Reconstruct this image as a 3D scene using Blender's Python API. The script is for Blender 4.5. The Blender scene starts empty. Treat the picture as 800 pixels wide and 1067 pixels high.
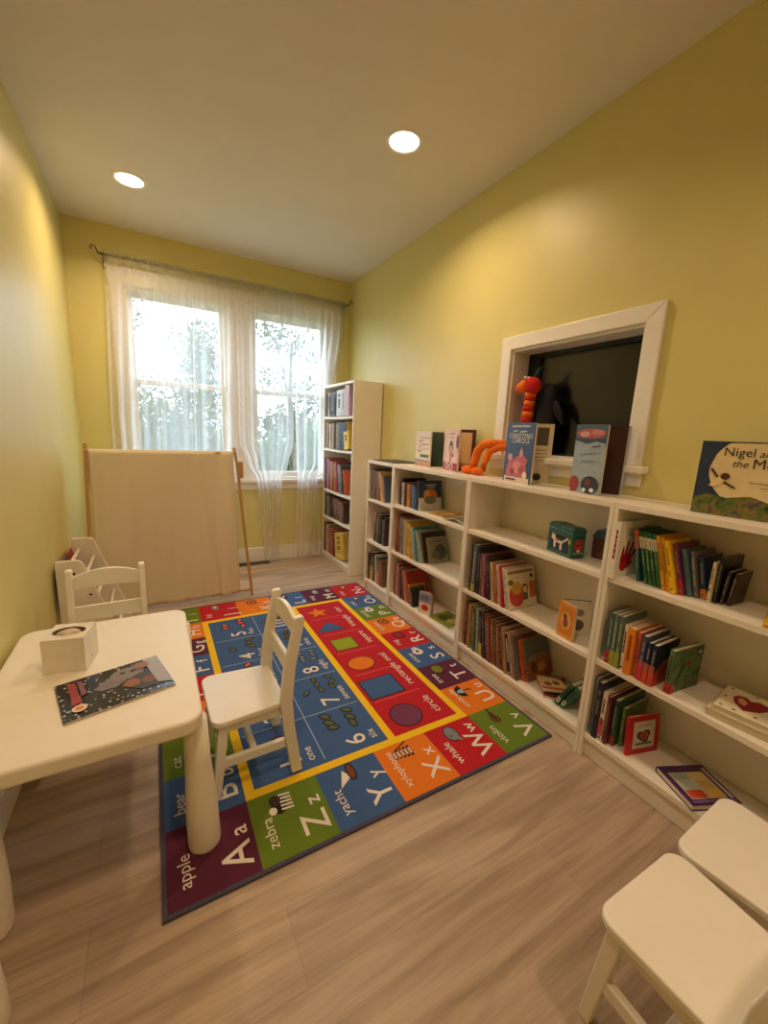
import bpy, bmesh, math, random
from mathutils import Vector, Matrix
R = random.Random(7)
scene = bpy.context.scene
COL = scene.collection
PI = math.pi

# ------------------------------------------------------------------ materials
def s2l(c):
    return tuple((v/255/12.92 if v/255 <= .04045 else ((v/255+.055)/1.055)**2.4) for v in c)

MATS = {}
def paint(rgb, rough=.5, noise=.05, scale=40, bump=0., coat=0., metal=0.):
    """Principled paint / paper / plastic with a faint procedural mottling."""
    key = (tuple(rgb), rough, noise, scale, bump, coat, metal)
    if key in MATS: return MATS[key]
    m = bpy.data.materials.new('surface_%d' % len(MATS)); m.use_nodes = True
    nt = m.node_tree; b = nt.nodes['Principled BSDF']
    lin = s2l(rgb)
    tc = nt.nodes.new('ShaderNodeTexCoord'); n = nt.nodes.new('ShaderNodeTexNoise')
    n.inputs['Scale'].default_value = scale; n.inputs['Detail'].default_value = 3
    nt.links.new(tc.outputs['Object'], n.inputs['Vector'])
    r = nt.nodes.new('ShaderNodeValToRGB')
    r.color_ramp.elements[0].position = .3; r.color_ramp.elements[1].position = .7
    r.color_ramp.elements[0].color = (*[v*(1-noise) for v in lin], 1)
    r.color_ramp.elements[1].color = (*[min(1, v*(1+noise)) for v in lin], 1)
    nt.links.new(n.outputs['Fac'], r.inputs['Fac']); nt.links.new(r.outputs['Color'], b.inputs['Base Color'])
    b.inputs['Roughness'].default_value = rough; b.inputs['Metallic'].default_value = metal
    b.inputs['Coat Weight'].default_value = coat
    if bump:
        bp = nt.nodes.new('ShaderNodeBump'); bp.inputs['Strength'].default_value = bump; bp.inputs['Distance'].default_value = .002
        nt.links.new(n.outputs['Fac'], bp.inputs['Height']); nt.links.new(bp.outputs['Normal'], b.inputs['Normal'])
    MATS[key] = m
    return m

def ink(rgb): return paint(rgb, .55, .03, 60)
def cover(rgb): return paint(rgb, .38, .10, 35)
def speckled(name, base, spot, scale, thr, rough=.3):
    m = bpy.data.materials.new(name); m.use_nodes = True
    nt = m.node_tree; b = nt.nodes['Principled BSDF']; b.inputs['Roughness'].default_value = rough
    tc = nt.nodes.new('ShaderNodeTexCoord'); v = nt.nodes.new('ShaderNodeTexVoronoi'); v.inputs['Scale'].default_value = scale
    r = nt.nodes.new('ShaderNodeValToRGB')
    r.color_ramp.elements[0].position = thr; r.color_ramp.elements[0].color = (*s2l(spot), 1)
    r.color_ramp.elements[1].position = thr+.08; r.color_ramp.elements[1].color = (*s2l(base), 1)
    nt.links.new(tc.outputs['Object'], v.inputs['Vector']); nt.links.new(v.outputs['Distance'], r.inputs['Fac'])
    nt.links.new(r.outputs['Color'], b.inputs['Base Color'])
    return m
def mottled(name, cols, scale, rough=.4, detail=6):
    m = bpy.data.materials.new(name); m.use_nodes = True
    nt = m.node_tree; b = nt.nodes['Principled BSDF']; b.inputs['Roughness'].default_value = rough
    tc = nt.nodes.new('ShaderNodeTexCoord'); v = nt.nodes.new('ShaderNodeTexNoise'); v.inputs['Scale'].default_value = scale
    v.inputs['Detail'].default_value = detail; v.inputs['Distortion'].default_value = 1.2
    r = nt.nodes.new('ShaderNodeValToRGB'); cr = r.color_ramp
    n = len(cols)
    for i, c in enumerate(cols):
        p = .3+.4*i/(n-1)
        if i == 0: e = cr.elements[0]; e.position = p
        elif i == n-1: e = cr.elements[len(cr.elements)-1]; e.position = p
        else: e = cr.elements.new(p)
        e.color = (*s2l(c), 1)
    nt.links.new(tc.outputs['Object'], v.inputs['Vector']); nt.links.new(v.outputs['Fac'], r.inputs['Fac'])
    nt.links.new(r.outputs['Color'], b.inputs['Base Color'])
    return m

WHITE = paint((236, 230, 218), .35, .015, 12)          # lacquered furniture
CHAIRW = paint((238, 234, 224), .32, .015, 14)
PLASTIC = paint((240, 234, 222), .42, .015, 20)
TRIM = paint((238, 235, 228), .35, .015, 10)
WALL = paint((217, 208, 139), .42, .02, 6, .05)
CEIL = paint((226, 220, 208), .8, .02, 5, .05)
PAGES = None
def pages_mat():
    m = bpy.data.materials.new('paper_edges'); m.use_nodes = True
    nt = m.node_tree; b = nt.nodes['Principled BSDF']; b.inputs['Roughness'].default_value = .8
    tc = nt.nodes.new('ShaderNodeTexCoord'); mp = nt.nodes.new('ShaderNodeMapping')
    mp.inputs['Scale'].default_value = (3, 700, 3)
    n = nt.nodes.new('ShaderNodeTexNoise'); n.inputs['Scale'].default_value = 1; n.inputs['Detail'].default_value = 1
    r = nt.nodes.new('ShaderNodeValToRGB')
    r.color_ramp.elements[0].color = (*s2l((196, 182, 152)), 1); r.color_ramp.elements[1].color = (*s2l((238, 230, 210)), 1)
    r.color_ramp.elements[0].position = .3; r.color_ramp.elements[1].position = .65
    nt.links.new(tc.outputs['Object'], mp.inputs['Vector']); nt.links.new(mp.outputs['Vector'], n.inputs['Vector'])
    nt.links.new(n.outputs['Fac'], r.inputs['Fac']); nt.links.new(r.outputs['Color'], b.inputs['Base Color'])
    return m
PAGES = pages_mat()

def floor_mat():
    m = bpy.data.materials.new('laminate_planks'); m.use_nodes = True
    nt = m.node_tree; b = nt.nodes['Principled BSDF']; N = nt.nodes.new; L = nt.links.new
    tc = N('ShaderNodeTexCoord')
    br = N('ShaderNodeTexBrick'); br.offset = .37; br.inputs['Scale'].default_value = 1
    br.inputs['Brick Width'].default_value = 1.22; br.inputs['Row Height'].default_value = .18
    br.inputs['Mortar Size'].default_value = .0008; br.inputs['Mortar Smooth'].default_value = .3
    br.inputs['Color1'].default_value = (*s2l((194, 174, 156)), 1); br.inputs['Color2'].default_value = (*s2l((178, 158, 140)), 1)
    br.inputs['Mortar'].default_value = (*s2l((158, 140, 123)), 1)
    L(tc.outputs['Object'], br.inputs['Vector'])
    mp = N('ShaderNodeMapping'); mp.inputs['Scale'].default_value = (1.1, 13, 1)
    L(tc.outputs['Object'], mp.inputs['Vector'])
    n1 = N('ShaderNodeTexNoise'); n1.inputs['Scale'].default_value = 1.6; n1.inputs['Detail'].default_value = 7; n1.inputs['Distortion'].default_value = .7
    L(mp.outputs['Vector'], n1.inputs['Vector'])
    r1 = N('ShaderNodeValToRGB'); r1.color_ramp.elements[0].position = .32; r1.color_ramp.elements[1].position = .62
    r1.color_ramp.elements[0].color = (.66, .62, .58, 1); r1.color_ramp.elements[1].color = (1.05, 1.04, 1.03, 1)
    L(n1.outputs['Fac'], r1.inputs['Fac'])
    mp2 = N('ShaderNodeMapping'); mp2.inputs['Scale'].default_value = (4, 150, 1)
    L(tc.outputs['Object'], mp2.inputs['Vector'])
    n2 = N('ShaderNodeTexNoise'); n2.inputs['Scale'].default_value = 1; n2.inputs['Detail'].default_value = 4
    L(mp2.outputs['Vector'], n2.inputs['Vector'])
    r2 = N('ShaderNodeValToRGB'); r2.color_ramp.elements[0].position = .3; r2.color_ramp.elements[1].position = .7
    r2.color_ramp.elements[0].color = (.9, .89, .88, 1); r2.color_ramp.elements[1].color = (1.04, 1.04, 1.04, 1)
    L(n2.outputs['Fac'], r2.inputs['Fac'])
    def mul(a, c):
        x = N('ShaderNodeMix'); x.data_type = 'RGBA'; x.blend_type = 'MULTIPLY'; x.inputs[0].default_value = 1
        L(a, x.inputs[6]); L(c, x.inputs[7]); return x.outputs[2]
    L(mul(mul(br.outputs['Color'], r1.outputs['Color']), r2.outputs['Color']), b.inputs['Base Color'])
    b.inputs['Roughness'].default_value = .42
    bp = N('ShaderNodeBump'); bp.inputs['Strength'].default_value = .08; bp.inputs['Distance'].default_value = .001
    L(n2.outputs['Fac'], bp.inputs['Height']); L(bp.outputs['Normal'], b.inputs['Normal'])
    return m
FLOOR = floor_mat()

def wood(rgb, name):
    m = bpy.data.materials.new(name); m.use_nodes = True
    nt = m.node_tree; b = nt.nodes['Principled BSDF']; b.inputs['Roughness'].default_value = .5
    tc = nt.nodes.new('ShaderNodeTexCoord'); mp = nt.nodes.new('ShaderNodeMapping'); mp.inputs['Scale'].default_value = (60, 60, 4)
    n = nt.nodes.new('ShaderNodeTexNoise'); n.inputs['Scale'].default_value = 1; n.inputs['Detail'].default_value = 4
    r = nt.nodes.new('ShaderNodeValToRGB'); l = s2l(rgb)
    r.color_ramp.elements[0].color = (*[v*.7 for v in l], 1); r.color_ramp.elements[1].color = (*[min(1, v*1.2) for v in l], 1)
    nt.links.new(tc.outputs['Object'], mp.inputs['Vector']); nt.links.new(mp.outputs['Vector'], n.inputs['Vector'])
    nt.links.new(n.outputs['Fac'], r.inputs['Fac']); nt.links.new(r.outputs['Color'], b.inputs['Base Color'])
    return m
PINE = wood((196, 152, 98), 'pine_wood')

def sheer_mat():
    m = bpy.data.materials.new('sheer_voile'); m.use_nodes = True
    nt = m.node_tree; nt.nodes.clear(); N = nt.nodes.new; L = nt.links.new
    out = N('ShaderNodeOutputMaterial'); tr = N('ShaderNodeBsdfTransparent')
    di = N('ShaderNodeBsdfDiffuse'); tl = N('ShaderNodeBsdfTranslucent')
    di.inputs['Color'].default_value = (.9, .89, .9, 1); tl.inputs['Color'].default_value = (.9, .9, .92, 1)
    m1 = N('ShaderNodeMixShader'); m1.inputs[0].default_value = .8
    L(di.outputs[0], m1.inputs[1]); L(tl.outputs[0], m1.inputs[2])
    lw = N('ShaderNodeLayerWeight'); lw.inputs['Blend'].default_value = .35
    tc = N('ShaderNodeTexCoord'); n = N('ShaderNodeTexNoise'); n.inputs['Scale'].default_value = 30
    L(tc.outputs['Object'], n.inputs['Vector'])
    ma = N('ShaderNodeMath'); ma.operation = 'MULTIPLY_ADD'; ma.inputs[1].default_value = .42; ma.inputs[2].default_value = .30
    L(lw.outputs['Facing'], ma.inputs[0])
    mb = N('ShaderNodeMath'); mb.operation = 'MULTIPLY_ADD'; mb.inputs[1].default_value = .06
    L(n.outputs['Fac'], mb.inputs[0]); L(ma.outputs[0], mb.inputs[2])
    mx = N('ShaderNodeMixShader'); L(mb.outputs[0], mx.inputs[0]); L(tr.outputs[0], mx.inputs[1]); L(m1.outputs[0], mx.inputs[2])
    L(mx.outputs[0], out.inputs['Surface'])
    return m
SHEER = sheer_mat()

def glass_mat(gloss=.06):
    m = bpy.data.materials.new('window_glass'); m.use_nodes = True
    nt = m.node_tree; nt.nodes.clear(); N = nt.nodes.new; L = nt.links.new
    out = N('ShaderNodeOutputMaterial'); tr = N('ShaderNodeBsdfTransparent'); gl = N('ShaderNodeBsdfGlossy')
    tr.inputs['Color'].default_value = (.96, .98, .97, 1); gl.inputs['Roughness'].default_value = .02
    mx = N('ShaderNodeMixShader'); mx.inputs[0].default_value = gloss
    L(tr.outputs[0], mx.inputs[1]); L(gl.outputs[0], mx.inputs[2]); L(mx.outputs[0], out.inputs['Surface'])
    return m
GLASS = glass_mat()
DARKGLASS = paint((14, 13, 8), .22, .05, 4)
BLACK = paint((12, 12, 13), .5, .05)

def emit_mat(col, strength, name):
    m = bpy.data.materials.new(name); m.use_nodes = True
    nt = m.node_tree; nt.nodes.clear()
    o = nt.nodes.new('ShaderNodeOutputMaterial'); e = nt.nodes.new('ShaderNodeEmission')
    e.inputs['Color'].default_value = (*col, 1); e.inputs['Strength'].default_value = strength
    nt.links.new(e.outputs[0], o.inputs['Surface']); return m

# ------------------------------------------------------------------ mesh helpers
class MB:
    """Collects geometry (with material slots) and links it as ONE mesh object."""
    def __init__(s): s.v = []; s.f = []; s.mi = []; s.sm = []; s.mats = []
    def slot(s, m):
        if m not in s.mats: s.mats.append(m)
        return s.mats.index(m)
    def add(s, vs, fs, m=None, smooth=False, M=None):
        o = len(s.v); k = s.slot(m) if m else 0
        s.v += [tuple(M @ Vector(p)) if M else tuple(p) for p in vs]
        for f in fs: s.f.append(tuple(i+o for i in f)); s.mi.append(k); s.sm.append(smooth)
        return s
    def box(s, a, b, m=None, M=None):
        (x0, y0, z0), (x1, y1, z1) = a, b
        x0, x1 = min(x0, x1), max(x0, x1); y0, y1 = min(y0, y1), max(y0, y1); z0, z1 = min(z0, z1), max(z0, z1)
        return s.add([(x0,y0,z0),(x1,y0,z0),(x1,y1,z0),(x0,y1,z0),(x0,y0,z1),(x1,y0,z1),(x1,y1,z1),(x0,y1,z1)],
                     [(0,3,2,1),(4,5,6,7),(0,1,5,4),(1,2,6,5),(2,3,7,6),(3,0,4,7)], m, False, M)
    def prism(s, poly, h0, h1, fr=None, m=None, smooth=False, M=None):
        """extrude a 2-D polygon; fr maps (a,b,h) to 3-D"""
        fr = fr or (lambda a, b, h: (a, b, h)); n = len(poly)
        vs = [fr(a, b, h0) for a, b in poly]+[fr(a, b, h1) for a, b in poly]
        fs = [tuple(range(n-1, -1, -1)), tuple(range(n, 2*n))]+[(i, (i+1) % n, n+(i+1) % n, n+i) for i in range(n)]
        return s.add(vs, fs, m, smooth, M)
    def rings(s, rs, m=None, smooth=True, cap=True, closed=False):
        n = len(rs[0]); vs = [p for r in rs for p in r]; fs = []
        k = len(rs)
        for i in range(k if closed else k-1):
            for j in range(n):
                fs.append((i*n+j, i*n+(j+1) % n, ((i+1) % k)*n+(j+1) % n, ((i+1) % k)*n+j))
        if cap and not closed: fs += [tuple(range(n-1, -1, -1)), tuple(range((k-1)*n, k*n))]
        return s.add(vs, fs, m, smooth)
    def lathe(s, prof, c=(0, 0, 0), n=24, m=None, smooth=True, sx=1, sy=1):
        return s.rings([[(c[0]+r*sx*math.cos(2*PI*j/n), c[1]+r*sy*math.sin(2*PI*j/n), c[2]+z) for j in range(n)] for r, z in prof], m, smooth)
    def tube(s, pts, rad, n=10, m=None, smooth=True):
        pts = [Vector(p) for p in pts]; rs = []
        up = Vector((0, 0, 1))
        for i, p in enumerate(pts):
            d = (pts[min(i+1, len(pts)-1)]-pts[max(i-1, 0)]).normalized()
            a = d.cross(up if abs(d.z) < .95 else Vector((1, 0, 0))).normalized(); b = d.cross(a)
            r = rad[i] if isinstance(rad, (list, tuple)) else rad
            rs.append([tuple(p+a*r*math.cos(2*PI*j/n)+b*r*math.sin(2*PI*j/n)) for j in range(n)])
        return s.rings(rs, m, smooth)
    def ball(s, c, r, m=None, n=16, k=10):
        rx, ry, rz = r if isinstance(r, (tuple, list)) else (r, r, r)
        rs = []
        for i in range(k+1):
            t = -PI/2+PI*i/k; q = max(math.cos(t), .02)
            rs.append([(c[0]+rx*q*math.cos(2*PI*j/n), c[1]+ry*q*math.sin(2*PI*j/n), c[2]+rz*math.sin(t)) for j in range(n)])
        return s.rings(rs, m)
    def build(s, name, mat=None, parent=None, bevel=0, loc=None, rot=None, seg=2):
        me = bpy.data.meshes.new(name)
        me.from_pydata(s.v, [], s.f)
        for m in (s.mats or [mat]): me.materials.append(m)
        if s.mats: me.polygons.foreach_set('material_index', s.mi)
        me.polygons.foreach_set('use_smooth', s.sm)
        bm = bmesh.new(); bm.from_mesh(me); bmesh.ops.recalc_face_normals(bm, faces=bm.faces[:]); bm.to_mesh(me); bm.free()
        me.update()
        o = bpy.data.objects.new(name, me); COL.objects.link(o)
        if parent: o.parent = parent
        if loc: o.location = loc
        if rot: o.rotation_euler = rot
        if bevel:
            b = o.modifiers.new('edge', 'BEVEL'); b.width = bevel; b.segments = seg; b.limit_method = 'ANGLE'; b.angle_limit = math.radians(40)
        return o

class FL:
    """Flat print: polygons stacked in tiny layers on a frame (printed artwork, lettering)."""
    def __init__(s, fr, step=.00025): s.mb = MB(); s.fr = fr; s.h = step; s.step = step
    def poly(s, pts, m, up=True):
        s.mb.add([s.fr(a, b, s.h) for a, b in pts], [tuple(range(len(pts)))], m)
        if up: s.h += s.step
        return s
    def rect(s, a0, b0, a1, b1, m): return s.poly([(a0,b0),(a1,b0),(a1,b1),(a0,b1)], m)
    def ell(s, a, b, ra, rb, m, n=20, t=0): return s.poly([(a+ra*math.cos(2*PI*i/n)*math.cos(t)-rb*math.sin(2*PI*i/n)*math.sin(t), b+ra*math.cos(2*PI*i/n)*math.sin(t)+rb*math.sin(2*PI*i/n)*math.cos(t)) for i in range(n)], m)
    def line(s, pts, w, m):
        for (a0, b0), (a1, b1) in zip(pts, pts[1:]):
            dx, dy = a1-a0, b1-b0; l = math.hypot(dx, dy) or 1; nx, ny = -dy/l*w/2, dx/l*w/2
            s.poly([(a0+nx,b0+ny),(a0-nx,b0-ny),(a1-nx,b1-ny),(a1+nx,b1+ny)], m, False)
        s.h += s.step; return s
    def ring(s, a, b, ra, rb, w, m, n=20): return s.line([(a+ra*math.cos(2*PI*i/n), b+rb*math.sin(2*PI*i/n)) for i in range(n+1)], w, m)
    def text(s, t, a, b, size, m, align='LEFT', shear=0, wx=1, rot=0, off=0):
        vs, fs = glyphs(t, align, shear, off); c, q = math.cos(rot), math.sin(rot)
        P = [(x*size*wx, y*size) for x, y in vs]
        s.mb.add([s.fr(a+x*c-y*q, b+x*q+y*c, s.h) for x, y in P], fs, m); s.h += s.step; return s
    def build(s, name, parent): return s.mb.build(name, None, parent)

GC = {}
def glyphs(t, align, shear, off=0):
    k = (t, align, shear, off)
    if k not in GC:
        cu = bpy.data.curves.new('t', 'FONT'); cu.body = t; cu.size = 1; cu.align_x = align; cu.resolution_u = 3; cu.shear = shear; cu.offset = off
        o = bpy.data.objects.new('t', cu); COL.objects.link(o)
        dg = bpy.context.evaluated_depsgraph_get(); me = bpy.data.meshes.new_from_object(o.evaluated_get(dg))
        GC[k] = ([(v.co.x, v.co.y) for v in me.vertices], [tuple(p.vertices) for p in me.polygons])
        bpy.data.objects.remove(o); bpy.data.curves.remove(cu); bpy.data.meshes.remove(me)
    return GC[k]

def tag(o, label=None, cat=None, group=None, kind=None):
    if label: o['label'] = label
    if cat: o['category'] = cat
    if group: o['group'] = group
    if kind: o['kind'] = kind
    return o
def empty(name, loc=(0,0,0), rz=0, **k):
    o = bpy.data.objects.new(name, None); COL.objects.link(o); o.location = loc; o.rotation_euler = (0,0,rz); o.empty_display_size = .1
    return tag(o, **k)
def copy_tree(o, parent=None):
    c = o.copy(); COL.objects.link(c)
    if parent: c.parent = parent
    for ch in list(o.children): copy_tree(ch, c)
    return c
def rrect(x0, y0, x1, y1, r, n=6):
    p = []
    for cx, cy, a in ((x1-r,y1-r,0),(x0+r,y1-r,PI/2),(x0+r,y0+r,PI),(x1-r,y0+r,3*PI/2)):
        p += [(cx+r*math.cos(a+PI/2*i/n), cy+r*math.sin(a+PI/2*i/n)) for i in range(n+1)]
    return p

# ------------------------------------------------------------------ room shell
XL, XR, YB, YF, H = -1.945, .268, 3.0, -2.4, 2.662
XA = -2.75      # the room opens out to the left behind the table
def struct(o): o['kind'] = 'structure'; return o
struct(MB().box((XA-.1, YF-.1, -.08), (XR+.14, YB+.14, 0)).build('floor', FLOOR))
struct(MB().box((XA-.1, YF-.1, H), (XR+.6, YB+.14, H+.1)).build('ceiling', CEIL))
struct(MB().box((XA, .2, 0), (XL, YB, H)).build('wall_left', WALL))
struct(MB().box((XA-.1, YF, 0), (XA, .2, H)).build('wall_left_alcove', WALL))
struct(MB().box((XA-.1, YF-.1, 0), (XR+.14, YF, H)).build('wall_front', WALL))
# right wall with the pass-through opening
OY0, OY1, OZ0, OZ1 = .136, .838, 1.185, 1.745
w = MB()
w.box((XR, YF, 0), (XR+.14, OY0, H)); w.box((XR, OY1, 0), (XR+.14, YB+.14, H))
w.box((XR, OY0, 0), (XR+.14, OY1, OZ0)); w.box((XR, OY0, OZ1), (XR+.14, OY1, H))
struct(w.build('wall_right', WALL))
# back wall with two window holes
WIN = [(-1.60, -.875), (-.665, .04)]; WZ0, WZ1 = .80, 2.275
w = MB()
xs = [XA, WIN[0][0], WIN[0][1], WIN[1][0], WIN[1][1], XR]
w.box((XA, YB, 0), (XR, YB+.14, WZ0)); w.box((XA, YB, WZ1), (XR, YB+.14, H))
for a, b in ((0, 1), (2, 3), (4, 5)): w.box((xs[a], YB, WZ0), (xs[b], YB+.14, WZ1))
struct(w.build('wall_back', WALL))
# baseboards
def base(nm, a, b): struct(MB().box(a, b).build(nm, TRIM, bevel=.004))
base('baseboard_left', (XL, .2, 0), (XL+.014, YB, .12))
base('baseboard_back', (XL+.014, YB-.014, 0), (XR, YB, .14))
base('baseboard_right', (XR-.004, 2.96, 0), (XR, YB-.014, .12))
# window casings, stools and sashes
def window(nm, x0, x1):
    root = empty(nm, ((x0+x1)/2, YB+.07, WZ0)); root['kind'] = 'structure'
    def part(name, boxes, mat, bev=.003):
        m = MB()
        for a, b in boxes: m.box(tuple(a[i]-root.location[i] for i in range(3)), tuple(b[i]-root.location[i] for i in range(3)))
        return m.build(name, mat, root, bev)
    zm = 1.59
    part('frame', [((x0, YB, WZ0), (x0+.02, YB+.14, WZ1)), ((x1-.02, YB, WZ0), (x1, YB+.14, WZ1)),
                   ((x0+.02, YB, WZ1-.02), (x1-.02, YB+.14, WZ1)), ((x0+.02, YB, WZ0), (x1-.02, YB+.14, WZ0+.02))], TRIM)
    for nm2, za, zb, y in (('upper_sash', zm-.02, WZ1-.02, YB+.085), ('lower_sash', WZ0+.02, zm+.02, YB+.045)):
        xa, xb = x0+.02, x1-.02; t = .03
        part(nm2, [((xa, y, za), (xa+t, y+.035, zb)), ((xb-t, y, za), (xb, y+.035, zb)),
                   ((xa+t, y, zb-.035), (xb-t, y+.035, zb)), ((xa+t, y, za), (xb-t, y+.035, za+.045))], TRIM)
        part('glass_pane', [((xa+t, y+.015, za+.045), (xb-t, y+.019, zb-.035))], GLASS, 0)
    return root
window('window_1', *WIN[0]); window('window_2', *WIN[1])
m = MB(); yf = YB-.018
m.box((-1.69, yf, WZ0), (-1.60, YB, 2.275)); m.box((.04, yf, WZ0), (.13, YB, 2.275))
m.box((-.875, yf, WZ0), (-.665, YB, 2.275)); m.box((-1.70, yf-.004, 2.275), (.14, YB, 2.37)); m.box((-1.71, yf-.012, 2.37), (.15, YB, 2.39))
struct(m.build('trim_1', TRIM, bevel=.003))
struct(MB().box((-1.72, YB-.05, WZ0-.028), (.16, YB, WZ0)).box((-1.69, YB-.016, WZ0-.095), (.13, YB, WZ0-.028)).build('trim_2', TRIM, bevel=.004))
# pass-through window in the right wall: casing, stool, jamb, black frame and dark pane
m = MB(); xo = XR-.018
def trap(poly): m.prism(poly, xo, XR, lambda a, b, h: (h, a, b))
trap([(OY1, OZ0), (OY1+.068, OZ0), (OY1+.068, OZ1+.068), (OY1, OZ1)])
trap([(OY0, OZ0), (OY0, OZ1), (OY0-.068, OZ1+.068), (OY0-.068, OZ0)])
trap([(OY0, OZ1), (OY1, OZ1), (OY1+.068, OZ1+.068), (OY0-.068, OZ1+.068)])
struct(m.build('trim_3', TRIM, bevel=.004))
m = MB(); m.box((XR-.045, OY0-.095, OZ0-.03), (XR, OY1+.095, OZ0)); m.box((XR-.02, OY0-.075, OZ0-.085), (XR, OY1+.075, OZ0-.03))
struct(m.build('trim_4', TRIM, bevel=.005))
m = MB(); JX = XR+.12
m.box((XR, OY0, OZ0), (JX, OY0+.012, OZ1)); m.box((XR, OY1-.012, OZ0), (JX, OY1, OZ1))
m.box((XR, OY0+.012, OZ1-.012), (JX, OY1-.012, OZ1)); m.box((XR, OY0+.012, OZ0), (JX, OY1-.012, OZ0+.012))
struct(m.build('trim_5', TRIM))
root = empty('window_3', (JX, (OY0+OY1)/2, OZ0+.012)); root['kind'] = 'structure'
m = MB(); ya, yb2, za, zb = OY0+.012, OY1-.012, OZ0+.012, OZ1-.012
for a, b in (((JX-.004, yb2-.075, za), (JX+.02, yb2, zb)), ((JX-.004, ya, za), (JX+.02, ya+.02, zb)), ((JX-.004, ya+.02, zb-.022), (JX+.02, yb2-.075, zb)), ((JX-.004, ya+.02, za), (JX+.02, yb2-.075, za+.012))):
    m.box(tuple(a[i]-root.location[i] for i in range(3)), tuple(b[i]-root.location[i] for i in range(3)))
m.build('frame', BLACK, root)
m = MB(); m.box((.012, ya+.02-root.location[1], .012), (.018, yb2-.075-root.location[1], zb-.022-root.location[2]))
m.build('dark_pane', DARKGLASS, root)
struct(MB().box((JX+.021, OY0-.05, OZ0-.05), (JX+.05, OY1+.05, OZ1+.05)).build('light_blocker', BLACK))  # unseen black slab added behind the pane to keep light from leaking in

# ------------------------------------------------------------------ lamps
WARM = (1, .69, .43)
def can_light(x, y, label, power=10.5):
    r = empty('ceiling_light', (x, y, H), label=label, cat='ceiling light', group='recessed ceiling lights')
    MB().rings([[(q*math.cos(2*PI*j/32), q*math.sin(2*PI*j/32), z) for j in range(32)] for q, z in ((.093, -.0005), (.091, -.005), (.074, -.006), (.071, -.0012))], None, True, False).build('trim_ring', TRIM, r)
    MB().lathe([(.001, -.0016), (.0715, -.0016), (.0715, -.0008), (.001, -.0008)], n=32).build('lens', emit_mat((1, .86, .62), 14, 'lamp_lens'), r)
    l = bpy.data.lights.new('lamp', 'AREA'); l.shape = 'DISK'; l.size = .13; l.energy = power; l.color = WARM; l.spread = math.radians(150)
    o = bpy.data.objects.new('lamp', l); COL.objects.link(o); o.location = (x, y, H-.012)
can_light(-.327, 1.10, 'glowing round recessed ceiling light nearer the camera')
can_light(-1.505, 2.256, 'glowing round recessed ceiling light near the window corner')
for x, y in ((-1.35, -.35), (-.45, -1.35)):
    l = bpy.data.lights.new('room_lamp', 'AREA'); l.shape = 'DISK'; l.size = .13; l.energy = 9.5; l.color = WARM; l.spread = math.radians(150)
    o = bpy.data.objects.new('room_lamp', l); COL.objects.link(o); o.location = (x, y, H-.012)
for x0, x1 in WIN:
    l = bpy.data.lights.new('daylight_portal', 'AREA'); l.shape = 'RECTANGLE'; l.size = x1-x0; l.size_y = WZ1-WZ0
    l.cycles.is_portal = True
    o = bpy.data.objects.new('daylight_portal', l); COL.objects.link(o); o.location = ((x0+x1)/2, YB+.16, (WZ0+WZ1)/2); o.rotation_euler = (-PI/2, 0, 0)
wd = bpy.data.worlds.new('sky'); scene.world = wd; wd.use_nodes = True
nt = wd.node_tree; bg = nt.nodes['Background']
tc = nt.nodes.new('ShaderNodeTexCoord'); sp = nt.nodes.new('ShaderNodeSeparateXYZ'); rp = nt.nodes.new('ShaderNodeValToRGB')
nt.links.new(tc.outputs['Generated'], sp.inputs[0]); nt.links.new(sp.outputs['Z'], rp.inputs['Fac'])
rp.color_ramp.elements[0].position = .0; rp.color_ramp.elements[0].color = (.80, .90, 1, 1)
rp.color_ramp.elements[1].position = .6; rp.color_ramp.elements[1].color = (.68, .83, 1, 1)
nt.links.new(rp.outputs['Color'], bg.inputs['Color']); bg.inputs['Strength'].default_value = 8.5
# ------------------------------------------------------------------ outdoors
struct(MB().box((-14, YB+.2, -.55), (16, 30, -.5)).build('ground', mottled('lawn', [(52, 70, 36), (80, 98, 54), (66, 84, 44)], 3, .9)))
BARK = paint((96, 88, 78), .9, .2, 20)
def tree(nm, x, y, blobs, n, leafcol, label, size=.05, th=2.0, seed=1):
    rr = random.Random(seed)
    r = empty(nm, (x, y, -.5), label=label, cat='tree', group='trees outside the window')
    mb = MB(); mb.tube([(0, 0, 0), (.05, 0, th*.4), (-.03, .04, th*.75), (0, 0, th)], [.07, .055, .04, .02], 8).build('trunk', BARK, r)
    b = MB()
    for bx, by, bz, br in blobs:
        for k in range(4):
            e = Vector((bx, by, bz))+Vector([rr.uniform(-1, 1)*br*.8 for _ in range(3)])
            s0 = Vector((0, 0, min(th*.95, max(.4, bz*.6))))
            b.tube([s0, (s0+e)/2+Vector((0, 0, .08)), e], [.012, .008, .003], 5)
    b.build('branches', BARK, r)
    f = MB()
    tot = sum(q[3]**2 for q in blobs)
    for bx, by, bz, br in blobs:
        for k in range(int(n*br*br/tot)):
            d = Vector((rr.gauss(0, 1), rr.gauss(0, 1), rr.gauss(0, 1))).normalized()*br*rr.random()**.4
            p = Vector((bx, by, bz))+d
            a = Vector((rr.gauss(0, 1), rr.gauss(0, 1), rr.gauss(0, 1))).normalized()
            c = a.cross(Vector((rr.gauss(0, 1), rr.gauss(0, 1), rr.gauss(0, 1)))).normalized(); s = size*rr.uniform(.6, 1.3)
            f.add([p-a*s, p+c*s*.45, p+a*s, p-c*s*.45], [(0, 1, 2, 3)])
    f.build('foliage', paint(leafcol, .6, .25, 3), r)
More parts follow.
